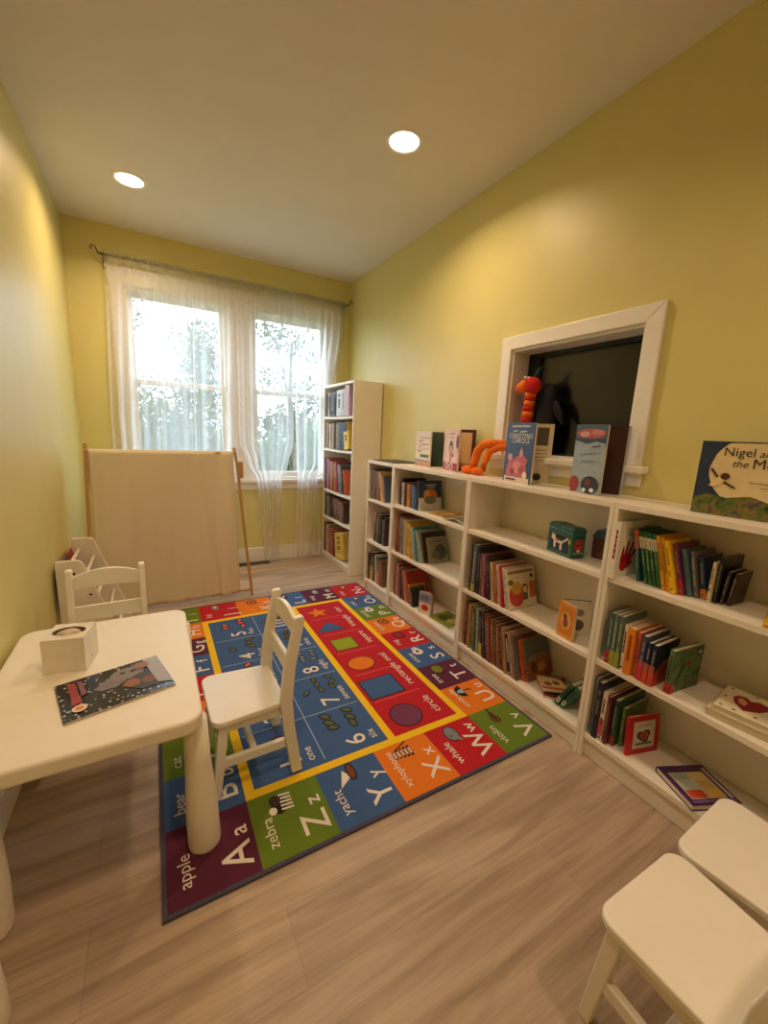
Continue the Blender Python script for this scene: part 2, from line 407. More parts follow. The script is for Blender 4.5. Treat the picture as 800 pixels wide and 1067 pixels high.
tree('tree', -1.0, 6.2, [(.2, 0, 2.95, .42), (.38, 0, 2.35, .55), (-.3, .1, 1.95, .55), (-.55, 0, 1.3, .6), (.3, 0, 1.5, .65), (0, 0, .9, .6)], 7000, (62, 76, 46), 'broad leafy tree filling the left window, low crown outdoors', .042, 2.2, 3)
tree('tree', -.45, 9.6, [(0, 0, 2.4, .55), (.1, 0, 3.0, .5), (-.1, 0, 1.6, .6), (0, 0, 3.5, .35), (.2, 0, .9, .6)], 5200, (70, 84, 50), 'slender tall tree behind the middle of the windows', .045, 3.0, 5)
tree('tree', 1.05, 7.8, [(0, 0, 1.2, .7), (.5, 0, 1.6, .5), (-.4, .1, .9, .6), (.7, 0, .8, .7)], 6000, (74, 94, 50), 'light green bushy tree low in the right window', .05, 1.6, 7)
tree('tree', .35, 5.2, [(0, 0, 3.0, .35), (.15, 0, 2.3, .3), (-.1, 0, 1.8, .28), (.5, 0, 2.7, .3), (.45, .1, 2.1, .25), (-.35, 0, 3.1, .3), (-.3, 0, 2.5, .22)], 1300, (58, 72, 44), 'sparse leafy sapling hanging across the right window', .042, 3.0, 9)
tree('tree', -2.3, 8.4, [(0, 0, 3.9, .6), (.55, 0, 3.7, .4), (-.5, 0, 3.4, .6), (.35, 0, 4.2, .4)], 1800, (66, 84, 54), 'tall tree with leaves in the top left window corner', .045, 3.2, 11)
tree('tree', 4.6, 8.5, [(0, 0, 2.0, 1.1), (.8, 0, 1.4, .9), (-.9, 0, 1.2, .9)], 3000, (74, 94, 52), 'dense dark green tree far right outside the window', .06, 2.2, 13)

hd = empty('hedge', (1, 11.5, -.5), label='long leafy green hedge far behind the trees outdoors', cat='hedge')
rr = random.Random(21); hb = MB()
for k in range(9000):
    p = Vector((rr.uniform(-7, 8), rr.uniform(-.9, .9), 1.9*rr.random()**.7+.25*math.sin(k))); p.z = max(.03, p.z*(1+.18*math.sin(p.x*1.7)))
    a = Vector((rr.gauss(0, 1), rr.gauss(0, 1), rr.gauss(0, 1))).normalized(); c = a.cross(Vector((rr.gauss(0, 1), rr.gauss(0, 1), rr.gauss(0, 1)))).normalized(); q = rr.uniform(.07, .16)
    hb.add([p-a*q, p+c*q*.5, p+a*q, p-c*q*.5], [(0, 1, 2, 3)])
hb.build('foliage', paint((62, 78, 44), .7, .3, 2), hd)
MB().box((-7, -.5, 0), (8, .5, 1.3)).build('core', paint((74, 92, 58), .9, .3, 3), hd)

# ------------------------------------------------------------------ bookcases
def bookcase(label, y0, wd_, h, shelves, bottom, x0=0, dep=.262, t=.016, st=.022, sag=0):
    r = empty('bookcase', (x0, y0, 0), label=label, cat='bookcase', group='white bookcases along the right wall')
    MB().box((0, 0, 0), (dep, t, h)).build('side_panel', WHITE, r, .0015)
    MB().box((0, wd_-t, 0), (dep, wd_, h)).build('side_panel', WHITE, r, .0015)
    MB().box((0, t, h-st), (dep, wd_-t, h)).build('top_panel', WHITE, r, .0015)
    MB().box((.002, t, bottom-st), (dep-.01, wd_-t, bottom)).build('bottom_panel', WHITE, r, .0015)
    MB().box((.022, t, 0), (.036, wd_-t, bottom-st)).build('plinth', WHITE, r)
    MB().box((dep-.008, t, bottom), (dep-.002, wd_-t, h-st)).build('back_panel', WHITE, r)
    for z in shelves:
        n = 8; q = MB()
        rs = []
        for i in range(n+1):
            yy = t+(wd_-2*t)*i/n; dz = -sag*math.sin(PI*i/n)
            rs.append([(.003, yy, z-st+dz), (dep-.009, yy, z-st+dz), (dep-.009, yy, z+dz), (.003, yy, z+dz)])
        q.rings(rs, None, False).build('shelf', WHITE, r, .0015)
    return r
SH = (.44, .78); BT = .108
bookcase('low white wide bookcase at the right edge of the picture', -.8, .7985, 1.06, SH, BT)
bookcase('low white wide bookcase in the middle, below the wall opening', 0, .7985, 1.06, SH, BT)
bookcase('low white wide bookcase beside the narrow low one', .8, .7985, 1.06, SH, BT)
bookcase('narrow low white bookcase next to the tall bookcase', 1.6, .393, 1.06, (.425, .76), .09)
bookcase('tall white five shelf bookcase beside the window curtains', 2.273, .68, 1.69, (.445, .712, 1.11, 1.405), .07, -.009, .268, sag=.006)

# ------------------------------------------------------------------ table, chairs, stool
TX, TY = -1.657, .612
def leg_prof(h, r0, r1): return [(r0*.8, 0), (r0*.97, .004), (r0, .014), (r0*.97, h*.3), (r1*1.05, h*.7), (r1, h)]
tb = empty('table', (TX, TY, 0), label='low white plastic children\'s table with fat rounded legs by left wall', cat='table')
m = MB(); m.prism(rrect(-.272, -.388, .272, .388, .05, 8), .436, .481); m.build('tabletop', PLASTIC, tb, .009, seg=3)
for sx in (-1, 1):
    for sy in (-1, 1):
        z0 = .0095 if sx > 0 else 0
        cx, cy = (.264 if sx > 0 else -.228), sy*.328
        q = MB(); n = 24; hh = .436-z0
        q.rings([[(cx+(1-z/hh)*0+r*math.cos(2*PI*j/n)-(z/hh)*.012*sx, cy+r*math.sin(2*PI*j/n)-(z/hh)*.012*sy, z0+z) for j in range(n)] for r, z in leg_prof(hh, .046, .033)])
        q.build('leg', PLASTIC, tb)

def chair(label, loc, rz, proto=None, g='white wooden children\'s chairs'):
    if proto:
        c = copy_tree(proto); c.location = loc; c.rotation_euler = (0, 0, rz); c['label'] = label; return c
    r = empty('chair', loc, rz, label=label, cat='chair', group=g)
    # seat, wider at the front
    p = []
    for cx, cy, a, rad in ((.112, .102, 0, .038), (-.112, .102, PI/2, .038), (-.128, -.11, PI, .006), (.128, -.11, 3*PI/2, .006)):
        p += [(cx+rad*math.cos(a+PI/2*i/6), cy+rad*math.sin(a+PI/2*i/6)) for i in range(7)]
    MB().prism(p, .279, .300).build('seat', CHAIRW, r, .005, seg=3)
    for s in (-1, 1):
        prof = [(-.170, 0), (-.130, 0), (-.098, .2), (-.088, .3), (-.100, .42), (-.136, .590), (-.137, .612), (-.141, .619), (-.167, .621), (-.172, .616), (-.173, .600), (-.142, .43), (-.132, .3), (-.140, .2)]
        MB().prism(prof, s*.125, s*.149, lambda a, b, h: (h, a, b)).build('rear_leg', CHAIRW, r, .004)
        def sq(y, z, hw, x): return [(x-hw, y-hw, z), (x+hw, y-hw, z), (x+hw, y+hw, z), (x-hw, y+hw, z)]
        MB().rings([sq(.130, 0, .013, s*.130), sq(.100, .28, .017, s*.118)], None, False).build('front_leg', CHAIRW, r, .003)
        MB().box((s*.128-.009, -.125, .112), (s*.128+.009, .110, .146)).build('stretcher', CHAIRW, r, .003)
        MB().box((s*.120-.008, -.105, .243), (s*.120+.008, .088, .279)).build('side_apron', CHAIRW, r, .002)
    MB().box((-.105, .092, .243), (.105, .108, .279)).build('front_apron', CHAIRW, r, .002)
    MB().box((-.120, -.012, .118), (.120, .010, .140)).build('stretcher', CHAIRW, r, .003)
    top = [(-.126, .532)]+[(.126-.252*i/12, .532+.012*(1-((i-6)/6)**2)) for i in range(13)]
    arch = [(-.126+.252*i/14, .585+.030*math.sin(PI*i/14)**.8) for i in range(15)]
    low = [(.126-.252*i/10, .525+.010*math.sin(PI*i/10)) for i in range(11)]
    MB().prism(arch+low, -.163, -.146, lambda a, b, h: (a, h, b)).build('top_rail', CHAIRW, r, .003)
    MB().box((-.126, -.139, .388), (.126, -.122, .455)).build('back_rail', CHAIRW, r, .003)
    return r
ch = chair('white children\'s chair standing on the rug, tucked against table side', (-1.214, .558, .0095), PI/2+math.radians(1.2))
chair('white children\'s chair at the far table end, in front of book rack', (-1.678, 1.125, 0), PI+math.radians(2), ch)
chair('white children\'s chair nearest the camera at bottom right', (-.556, -.646, 0), math.radians(-1), ch)
chair('white children\'s chair bottom right, on the side nearer the bookcase', (-.238, -.641, 0), math.radians(2), ch)

st = empty('stool', (-1.962, -.05, 0), label='white plastic children\'s stool leg cropped at the left picture edge', cat='stool')
MB().lathe([(.05, .268), (.158, .268), (.17, .276), (.172, .288), (.166, .298), (.15, .3), (.02, .298)], n=36).build('seat', PLASTIC, st)
for sx in (-1, 1):
    for sy in (-1, 1):
        MB().lathe(leg_prof(.27, .045, .034), (sx*.12, sy*.12, 0)).build('leg', PLASTIC, st)

# ------------------------------------------------------------------ book rack against the left wall
rk = empty('book_rack', (XL+.018, 1.60, 0), label='white sloping children\'s book rack against the left wall', cat='book rack')
prof = [(0, 0), (.275, 0), (.275, .06), (.262, .10)]+[(.085+.03*math.cos(math.radians(20+70*i/5)), .54+.03*math.sin(math.radians(20+70*i/5))) for i in range(6)]+[(0, .57)]
for y0 in (0, .48):
    MB().prism(prof, y0, y0+.016, lambda a, b, h: (a, h, b)).build('side_panel', WHITE, rk, .004)
for i, (a, b) in enumerate([(.035, .50), (.105, .45), (.15, .33), (.195, .22), (.235, .12)]):
    MB().tube([(a, .016, b), (a, .48, b)], .009, 12).build('dowel', WHITE, rk)
for a, b in ((.03, .25), (.06, .12), (.10, .04)):
    MB().box((a, .016, b), (a+.075, .48, b+.012)).build('ledge', WHITE, rk, .001)
for a, b in ((.075, .50), (.135, .38)):
    MB().rings([[(a+.006*math.cos(2*PI*j/12), z, b+.006*math.sin(2*PI*j/12)) for j in range(12)] for z in (-.0015, .0)]).build('screw', BLACK, rk)

# ------------------------------------------------------------------ easel with cloth
es = empty('easel', (-1.4, 2.22, 0), label='wooden standing frame hung with a cream cloth before the window', cat='easel')
def ep(x, y, z): return (x+1.4, y-2.22, z)
def bar(name, pts, w=.011, m=PINE): return MB().tube([ep(*p) for p in pts], w, 4 if w > .0108 else 12, None, False).build(name, m, es, .002)
bar('front_leg', [(-1.838, 2.275, 1.125), (-1.850, 2.24, .6), (-1.872, 2.185, .004)], .012)
bar('front_leg', [(-.958, 2.275, 1.12), (-.940, 2.262, 1.0), (-.905, 2.22, .5), (-.866, 2.175, .004)], .0115)
bar('rear_leg', [(-1.832, 2.30, 1.06), (-1.832, 2.66, .004)], .011)
bar('rear_leg', [(-.975, 2.30, 1.06), (-.985, 2.66, .004)], .011)
bar('top_rod', [(-1.85, 2.27, 1.08), (-.945, 2.27, 1.08)], .0095)
bar('bottom_rod', [(-1.875, 2.195, .040), (-.868, 2.195, .045)], .010)
MB().box(ep(-.938, 2.235, .90), ep(-.902, 2.262, 1.02)).build('hinge_block', PINE, es, .003)
CLOTH = paint((226, 214, 190), .85, .03, 200, .15)
g = MB(); nx, nz = 70, 34; rs = random.Random(2)
vs = []
for k in range(nz+1):
    f = k/nz
    for i in range(nx+1):
        u = i/nx; xl = -1.822-.012*f; xr_ = -.968+.022*f
        x = xl+(xr_-xl)*u
        amp = .0015+.0105*max(0, (u-.45)/.55)**1.2*(.35+.65*f)
        y = 2.257-.072*f + amp*(math.sin(u*31+f*2.2)+.6*math.sin(u*57-f*1.3+1)) + .004*math.sin(u*9+f*5)
        y -= .010*math.exp(-((u-.80+.09*(1-f))/.018)**2)*f
        y += .012*math.exp(-((u-.835+.09*(1-f))/.02)**2)*f
        vs.append(ep(x, y, 1.094-(1.094-.028)*f+.004*math.sin(u*20)*f*(1 if f > .9 else 0)))
fs = [(k*(nx+1)+i, k*(nx+1)+i+1, (k+1)*(nx+1)+i+1, (k+1)*(nx+1)+i) for k in range(nz) for i in range(nx)]
o = g.add(vs, fs, None, True).build('cloth', CLOTH, es)
sd = o.modifiers.new('thick', 'SOLIDIFY'); sd.thickness = .0015; sd.offset = 1

# ------------------------------------------------------------------ curtains
RODZ, RODY = 2.437, YB-.075
METAL = paint((120, 112, 98), .35, .05, 30, 0, 0, .9)
rd = empty('curtain_rod', (-.75, RODY, RODZ), label='thin metal curtain rod above the two windows', cat='curtain rod')
MB().tube([(-.985, 0, 0), (.95, 0, 0)], .008, 12).build('rod', METAL, rd)
for s, x in ((-1, -.955), (1, .925)):
    b = MB(); b.box((x-.010, .06, -.07), (x+.010, .075, .02)); b.box((x-.004, -.004, -.018), (x+.004, .06, -.006)); b.build('bracket', METAL, rd, .001)
    MB().tube([(x+s*.03, 0, 0), (x+s*.05, 0, .045), (x+s*.065, 0, .048), (x+s*.075, 0, .018)], [.006, .005, .005, .009], 10).build('finial', METAL, rd)
def curtain(label, prof, seed, nf, tuck=False):
    """prof: list of (z, x_left, x_right) from the rod down; tuck: hangs behind the bookcase below its top"""
    rr = random.Random(seed); nz, nx = 60, 22*nf//2
    ph = [rr.uniform(0, 6.28) for _ in range(8)]
    vs = []
    for k in range(nz+1):
        f = k/nz; z = RODZ+.018+(prof[-1][0]-RODZ-.018)*f
        for (z0, a0, b0), (z1, a1, b1) in zip(prof, prof[1:]):
            if z1 <= z <= z0 or (z > prof[0][0] and z0 == prof[0][0]):
                t = min(1, max(0, (z0-z)/(z0-z1))); t = t*t*(3-2*t); xa, xb = a0+(a1-a0)*t, b0+(b1-b0)*t; break
        for i in range(nx+1):
            u = i/nx
            x = xa+(xb-xa)*(u+.022*math.sin(nf*2.1*u+ph[0])*math.sin(PI*u))
            am = .006+.012*min(1, f*3)
            y = am*math.sin(2*PI*nf*u+ph[1]+1.6*math.sin(5*u+ph[2])+.5*math.sin(3*f+ph[6]))+.35*am*math.sin(2*PI*nf*.45*u+ph[3]+f*1.2)
            top = max(0, 1-f*14)
            y = RODY-.022+y*(1-top)+top*(.006*math.sin(2*PI*nf*4*u+ph[4])+(.003 if k % 2 else -.003))
            if tuck:
                g = min(1, max(0, (2.15-z)/.38))*min(1, max(0, (x+.10)/.07)); g = g*g*(3-2*g)
                y = y*(1-g)+g*(2.967+.15*(y-RODY+.022))
            vs.append((x, y, z+top*.005*math.sin(2*PI*nf*4*u+ph[5])))
    fs = [(k*(nx+1)+i, k*(nx+1)+i+1, (k+1)*(nx+1)+i+1, (k+1)*(nx+1)+i) for k in range(nz) for i in range(nx)]
    o = MB().add(vs, fs, None, True).build('sheer_curtain', SHEER)
    return tag(o, label, 'curtain', 'sheer curtains')
curtain('white sheer curtain covering the left window, behind the cloth frame', [(RODZ, -1.703, -.8115), (1.2, -1.735, -.825), (.03, -1.75, -.90)], 1, 11)
curtain('white sheer curtain between the two windows, gathered narrow near the floor', [(RODZ, -.8105, -.3150), (1.15, -.805, -.33), (.95, -.74, -.38), (.8, -.66, -.44), (.03, -.60, -.47)], 2, 6)
curtain('white sheer curtain over the right window beside the tall bookcase', [(RODZ, -.3140, .172), (1.5, -.318, .125), (.95, -.30, .10), (.82, -.29, -.035), (.02, -.31, -.035)], 3, 6, True)
vt = empty('floor_vent', (-.70, 2.935, 0), label='dark metal floor vent at the back wall under the curtains', cat='vent')
MB().box((-.15, -.045, 0), (.15, .045, .004)).build('frame', paint((70, 58, 46), .4, .05), vt, .001)
q = MB()
for i in range(11): q.box((-.135+.0255*i, -.034, .004), (-.122+.0255*i, .034, .0065))
q.build('grille', paint((30, 26, 22), .4, .05), vt)

# ------------------------------------------------------------------ rug
BLUE, RED, YEL = paint((58, 92, 146), .95, .08, 260, .3), paint((182, 18, 34), .95, .08, 260, .3), paint((238, 196, 22), .95, .06, 260, .3)
ORA, GRE, PLU = paint((222, 118, 22), .95, .08, 260, .3), paint((98, 124, 26), .95, .08, 260, .3), paint((86, 26, 56), .95, .08, 260, .3)
LINE = paint((226, 218, 210), .95, .05, 200); INK = paint((24, 20, 22), .9, .05); GREY = paint((120, 128, 138), .9, .05); BRN = paint((110, 62, 28), .9, .08)
PALE = paint((150, 172, 204), .9, .05)
RX0, RX1, RY0, RY1 = -1.512, -.014, .108, 2.098
rug = MB(); rug.box((RX0+.012, RY0+.012, 0), (RX1-.012, RY1-.012, .0076), BLUE)
f = FL(lambda a, b, h: (RX1-.012-b, RY0+.012+a, .0076+h)); f.mb = rug
W_, L_ = (RX1-RX0)-.024, (RY1-RY0)-.024      # b runs 0..W_ towards -x, a runs 0..L_ towards +y
tw = W_/6; ta = .25; th_ = (L_-2*ta)/7
def L(k): f.h = .0003+.0003*k
def pic(k, a, b, s):
    """small printed picture for letter k, centred at (a,b), radius s"""
    L(4)
    if k in 'A': f.ell(a, b, s*.9, s*.95, paint((128, 150, 20), .95, .06)); f.line([(a+s*.8, b), (a+s*1.3, b+s*.2)], s*.15, BRN)
    elif k == 'Z':
        f.ell(a-s*.1, b+.2*s, s*.85, s*.6, INK, 14); L(5)
        for i in range(5): f.line([(a-.7*s+.33*s*i, b-.8*s), (a-.6*s+.33*s*i, b+.1*s)], s*.17, LINE); L(5)
        f.ell(a-.5*s, b+.75*s, s*.35, s*.3, LINE, 10); L(6); f.ell(a+.35*s, b+.45*s, s*.5, s*.45, paint((60, 40, 36), .95, .06), 12)
    elif k == 'Y': f.poly([(a-s, b+s*.9), (a+s*.7, b+s*.2), (a-.2*s, b-.3*s)], LINE); L(5); f.ell(a+s*.3, b-s*.5, s*.9, s*.35, BRN, 14); L(6); f.ring(a+s*.3, b-s*.5, s*.9, s*.35, s*.12, INK, 14)
    elif k == 'X':
        for i in range(5): f.line([(a-.4*s-.05*s*i, b+.8*s-.4*s*i), (a+.5*s+.05*s*i, b+.8*s-.4*s*i)], s*.28, INK); L(5); f.line([(a-.3*s, b+.8*s-.4*s*i), (a+.4*s, b+.8*s-.4*s*i)], s*.13, LINE); L(4)
        f.line([(a+.5*s, b+.6*s), (a+s*1.2, b-.9*s)], s*.14, INK)
    elif k == 'W': f.ell(a, b, s, s*.75, INK, 18); L(5); f.ell(a, b, s*.9, s*.66, GREY, 18); L(6); f.poly([(a-.9*s, b-.1*s), (a-1.25*s, b-.6*s), (a-.5*s, b-.5*s)], GREY); f.ell(a-.3*s, b+.2*s, .1*s, .1*s, INK, 8)
    elif k == 'V': f.ell(a-.35*s, b, s*.5, s*.45, BRN, 14); f.ell(a+.3*s, b, s*.42, s*.36, BRN, 14); L(5); f.line([(a-.5*s, b), (a+1.3*s, b-.1*s)], s*.18, INK); f.ring(a-.35*s, b, s*.5, s*.45, s*.1, INK, 14)
    elif k == 'U': f.poly([(a+s*math.cos(t*PI/8), b+s*math.sin(t*PI/8)) for t in range(9)], INK); L(5); f.poly([(a+.35*s*math.cos(t*PI/6), b+.85*s*math.sin(t*PI/6)) for t in range(7)], PALE); f.line([(a, b), (a, b-s*.9), (a-.3*s, b-s)], s*.14, INK)
    elif k == 'T': f.ell(a+.1*s, b+.1*s, s*.85, s*.8, paint((120, 122, 40), .95, .06), 14); L(5); f.ring(a+.1*s, b+.1*s, s*.85, s*.8, s*.1, INK, 14); f.line([(a, b-.3*s), (a-.1*s, b-s*1.2)], s*.2, BRN)
    elif k == 'S' or k == 'P': f.ell(a-.2*s, b, s*.7, s*.75, LINE, 14); f.ell(a+.5*s, b, s*.5, s*.5, LINE, 12); L(5); f.ell(a-.1*s, b, s*.34, s*.22, INK, 10); f.ell(a+.6*s, b+.15*s, s*.14, s*.12, INK, 8)
    elif k in 'QRK': f.ring(a, b, s*.8, s*.7, s*.2, INK, 12); f.ell(a, b, s*.35, s*.35, BRN, 10); f.line([(a-.8*s, b-.8*s), (a+.8*s, b-.5*s)], s*.2, INK)
    else:
        f.ell(a, b, s*.9, s*.55, {'B': BRN, 'C': INK, 'E': GREY, 'G': GRE, 'J': GREY, 'L': INK, 'M': GREY, 'N': BRN, 'O': BRN}.get(k, GREY), 14); L(5); f.ell(a+.2*s, b+.05*s, s*.3, s*.25, LINE, 10)
WORDS = dict(A='apple', Z='zebra', Y='yacht', X='xylophone', W='whale', V='violin', U='umbrella', T='tree', S='snow', R='rug', Q='queen', P='panda', O='owl', N='nest', M='mug', L='', K='', J='jug', I='ink', B='bear', C='cat', D='dog', E='', F='', G='', H='')
def tile(k, col, a0, b0, da, db):
    L(0); f.rect(a0, b0, a0+da, b0+db, col)
    L(3); big = .122
    f.text(k, a0+.035, b0+.018, big, LINE, off=.006); L(3)
    f.text(k.lower(), a0+.138 if k not in 'WM' else a0+.160, b0+.018, .078, LINE, off=.006)
    wd = WORDS[k]
    if wd: L(3); f.text(wd, a0+.044, b0+db-.062, .050 if len(wd) < 7 else .042, LINE)
    pic(k, a0+da-.055 if da < .22 else a0+.192, b0+db-.105, .044)
seq = list('AZYXWV'); cs = [PLU, GRE, BLUE, ORA, RED, GRE]
for i, (k, c) in enumerate(zip(seq, cs)): tile(k, c, 0, W_-tw*(i+1), ta, tw)
for i, (k, c) in enumerate(zip('UTSRQPO', [ORA, PLU, BLUE, RED, ORA, GRE, BLUE])): tile(k, c, ta+th_*i, 0, th_, tw)
for i, (k, c) in enumerate(zip('BCDEFGH', [BLUE, GRE, ORA, RED, BLUE, PLU, ORA])): tile(k, c, ta+th_*i, W_-tw, th_, tw)
for i, (k, c) in enumerate(zip('IJKLMN', [GRE, RED, ORA, BLUE, PLU, RED])): tile(k, c, L_-ta, W_-tw*(i+1), ta, tw)
# yellow frame, blue number field, red shape field
y = .034
L(0); f.rect(ta, tw, L_-ta, W_-tw, BLUE)
L(1); f.rect(ta, tw, ta+y, W_-tw, YEL); f.rect(L_-ta-y, tw, L_-ta, W_-tw, YEL)
L(1); f.rect(ta+y, tw, L_-ta-y, tw+y, YEL); f.rect(ta+y, W_-tw-y, L_-ta-y, W_-tw, YEL)
bR = tw+y; bD = bR+.332      # red field from bR to bD, then yellow divider
L(1); f.rect(ta+y, bD, L_-ta-y, bD+y, YEL); L(1); f.rect(ta+y, bR, L_-ta-y, bD, RED)
a0 = ta+y; AL = L_-2*ta-2*y; b0 = bD+y; cb = (W_-tw-y-b0)/2; ca = AL/5
L(2)
for i in range(1, 5): f.line([(a0+ca*i, b0+.01), (a0+ca*i, b0+2*cb-.01)], .0045, PALE); L(2)
f.line([(a0+.02, b0+cb), (a0+AL-.02, b0+cb)], .0045, PALE)
NUM = ['one', 'two', 'three', 'four', 'five', 'six', 'seven', 'eight', 'nine', 'ten']
PINK = paint((206, 96, 110), .95, .06); OLV = paint((92, 100, 70), .95, .06); DG = paint((40, 48, 44), .95, .06)
rp_ = random.Random(4)
for i in range(10):
    aa = a0+ca*(i % 5); bb = b0+cb*(1 if i < 5 else 0)
    L(3); f.text(str(i+1), aa+.03, bb+.082, .122, LINE, off=.004); L(3); f.text(NUM[i], aa+.035, bb+.032, .05, LINE)
    for j in range(i+1):
        px, py = aa+.16+.085*((j % 3)/2 if i > 1 else .5)+rp_.uniform(-.006, .006), bb+.035+.20*((j//3+.5)/max(1, -(-(i+1)//3)))+rp_.uniform(-.008, .008)
        t = rp_.uniform(0, 3); s = .030 if i < 6 else .025
        L(4); f.ell(px, py, s, s*.62, DG, 12, t); L(5); f.ell(px, py, s*.72, s*.38, [PINK, BRN, PINK, OLV, PINK, OLV, OLV, GREY, BRN, OLV][i], 10, t)
SHAPES = ['circle', 'rectangle', 'oval', 'square', 'triangle', 'star']; cr = AL/6
SHC = [paint((112, 52, 88), .95, .06, 200), BLUE, ORA, paint((142, 158, 30), .95, .06, 200), BLUE, ORA]
for i, nm in enumerate(SHAPES):
    ac, bc = a0+cr*(i+.42), bD-.115
    L(3); f.text(nm, a0+cr*i+.05, bR+.048, .058, LINE)
    if i: L(2); f.line([(a0+cr*i, bR+.05), (a0+cr*i, bD-.03)], .004, paint((226, 110, 110), .95, .05))
    for q, mt in ((1.08, INK), (1, SHC[i])):
        L(4 if mt is INK else 5)
        if i == 0: f.ell(ac, bc, .072*q, .072*q, mt, 32)
        elif i == 1: f.rect(ac-.075*q, bc-.09*q, ac+.075*q, bc+.09*q, mt)
        elif i == 2: f.ell(ac, bc, .062*q, .075*q, mt, 32)
        elif i == 3: f.rect(ac-.062*q, bc-.068*q, ac+.062*q, bc+.068*q, mt)
        elif i == 4: f.poly([(ac-.055*q, bc-.085*q), (ac-.045*q, bc+.095*q), (ac+.075*q, bc-.005)], mt)
        else:
            P = [(ac+(.078 if j % 2 == 0 else .034)*q*math.cos(PI*j/5), bc+(.078 if j % 2 == 0 else .034)*q*math.sin(PI*j/5)) for j in range(10)]
            for j in range(0, 10, 2): f.poly([(ac, bc), P[j-1], P[j], P[j+1]], mt, False)
ro = rug.build('rug', None)
tag(ro, 'colourful alphabet, number and shape rug on the wooden floor', 'rug')
q = MB()
for a, b in (((RX0, RY0), (RX1, RY0+.012)), ((RX0, RY1-.012), (RX1, RY1)), ((RX0, RY0+.012), (RX0+.012, RY1-.012)), ((RX1-.012, RY0+.012), (RX1, RY1-.012))): q.box((*a, 0), (*b, .0085))
q.build('border', paint((72, 70, 92), .95, .08, 200), ro)
# ------------------------------------------------------------------ books
ORD = ['first','second','third','fourth','fifth','sixth','seventh','eighth','ninth','tenth','eleventh','twelfth','thirteenth','fourteenth','fifteenth','sixteenth','seventeenth','eighteenth','nineteenth','twentieth','twenty-first','twenty-second','twenty-third','twenty-fourth']
def spine_frame(): return lambda a, b, h: (-h-.0006, -a, b)
def face_frame(t): return lambda a, b, h: (a, -t-h-.0002, b)
def make_book(t, h, d, col, name='book', soft=False):
    """spine on x=0 facing -x, thickness towards -y, standing on z=0"""
    w = .0012 if soft else .0022
    c = cover(col) if not isinstance(col, bpy.types.Material) else col
    mb = MB(); g = 0 if soft else .003
    outer = [(d, 0), (.004, 0), (.0, -min(.002, t*.2)), (-.0006, -t/2), (.0, -t+min(.002, t*.2)), (.004, -t), (d, -t)]
    inner = [(d, -t+w), (w, -t+w), (w, -w), (d, -w)]
    n = len(outer)+len(inner); poly = outer+inner
    vs = [(a, b, 0) for a, b in poly]+[(a, b, h) for a, b in poly]
    fs = [(i, (i+1) % n, n+(i+1) % n, n+i) for i in range(n)]
    O = lambda k: k; I = lambda k: 7+k
    for o in (0, n):
        for q in ((O(0), O(1), I(2), I(3)), (O(1), O(2), O(3), O(4), O(5), I(1), I(2)), (O(5), O(6), I(0), I(1))): fs.append(tuple(i+o for i in q))
    b = mb.add(vs, fs).build(name, c)
    MB().box((w, -t+w, g), (d-g-.0005, -w, h-g)).build('pages', PAGES, b)
    return b
def spine_art(b, t, h, label=None, band=None, dots=False, seed=0):
    rr = random.Random(seed); f = FL(spine_frame()); f.h = .0003
    if band:
        c, z0, z1 = band; f.rect(t*.02, h*z0, t*.98, h*z1, ink(c)); f.h = .0006
    if label:
        z = h*.86
        while z > h*(.35 if not dots else .2):
            l = rr.uniform(.05, .13)*h
            f.rect(t*.34, z-l, t*.66, z, ink(label)); z -= l+.012*h
            if rr.random() < .15: z -= .08*h
        if rr.random() < .6: f.ell(t*.5, h*.08, min(t*.26, .007), min(t*.26, .007), ink(label), 10)
    if f.mb.v: f.build('spine_marking', b)
def picture(b, t, h, d, shapes, frame=None, name='cover_picture'):
    """shapes: ('r',a0,b0,a1,b1,col) | ('e',a,b,ra,rb,col) | ('p',pts,col) | ('l',pts,w,col) | ('t',text,a,b,size,col,...) in cover fractions"""
    f = FL(frame or face_frame(t)); f.h = .0003
    for s in shapes:
        k = s[0]; c = s[-1] if k != 't' else s[5]
        mt = c if isinstance(c, bpy.types.Material) else ink(c)
        if k == 'r': f.rect(s[1]*d, s[2]*h, s[3]*d, s[4]*h, mt)
        elif k == 'e': f.poly([(min(max((s[1]+s[3]*math.cos(2*PI*i/32)), .004), .996)*d, min(max((s[2]+s[4]*math.sin(2*PI*i/32)), .004), .985)*h) for i in range(32)], mt)
        elif k == 'p': f.poly([(a*d, q*h) for a, q in s[1]], mt)
        elif k == 'l': f.line([(a*d, q*h) for a, q in s[1]], s[2], mt)
        elif k == 't': f.text(s[1], s[2]*d, s[3]*h, s[4], mt, *(s[6:]))
    return f.build(name, b)
CASES = {'n': 'narrow low bookcase', 'w1': 'left wide bookcase', 'w2': 'middle wide bookcase', 'w3': 'right wide bookcase', 't': 'tall bookcase'}
def cname(c):
    import colorsys
    h, s, v = colorsys.rgb_to_hsv(*[q/255 for q in c])
    if v < .22: return 'black'
    if s < .14: return 'white' if v > .82 else ('grey' if v > .4 else 'dark grey')
    h *= 360
    if s < .30 and v > .78: return 'cream' if h < 90 else 'pale blue' if 170 < h < 260 else 'pale'
    dk = 'dark ' if v < .42 else ''
    if h < 14 or h > 340: return 'maroon' if v < .5 else ('pink' if s < .5 else 'red')
    if h < 42: return 'brown' if v < .62 else ('tan' if s < .55 else 'orange')
    if h < 68: return 'olive' if v < .6 else 'yellow'
    if h < 165: return dk+'green'
    if h < 200: return dk+'teal'
    if h < 255: return 'navy' if v < .42 else 'blue'
    return dk+'purple' if h < 310 else 'plum'
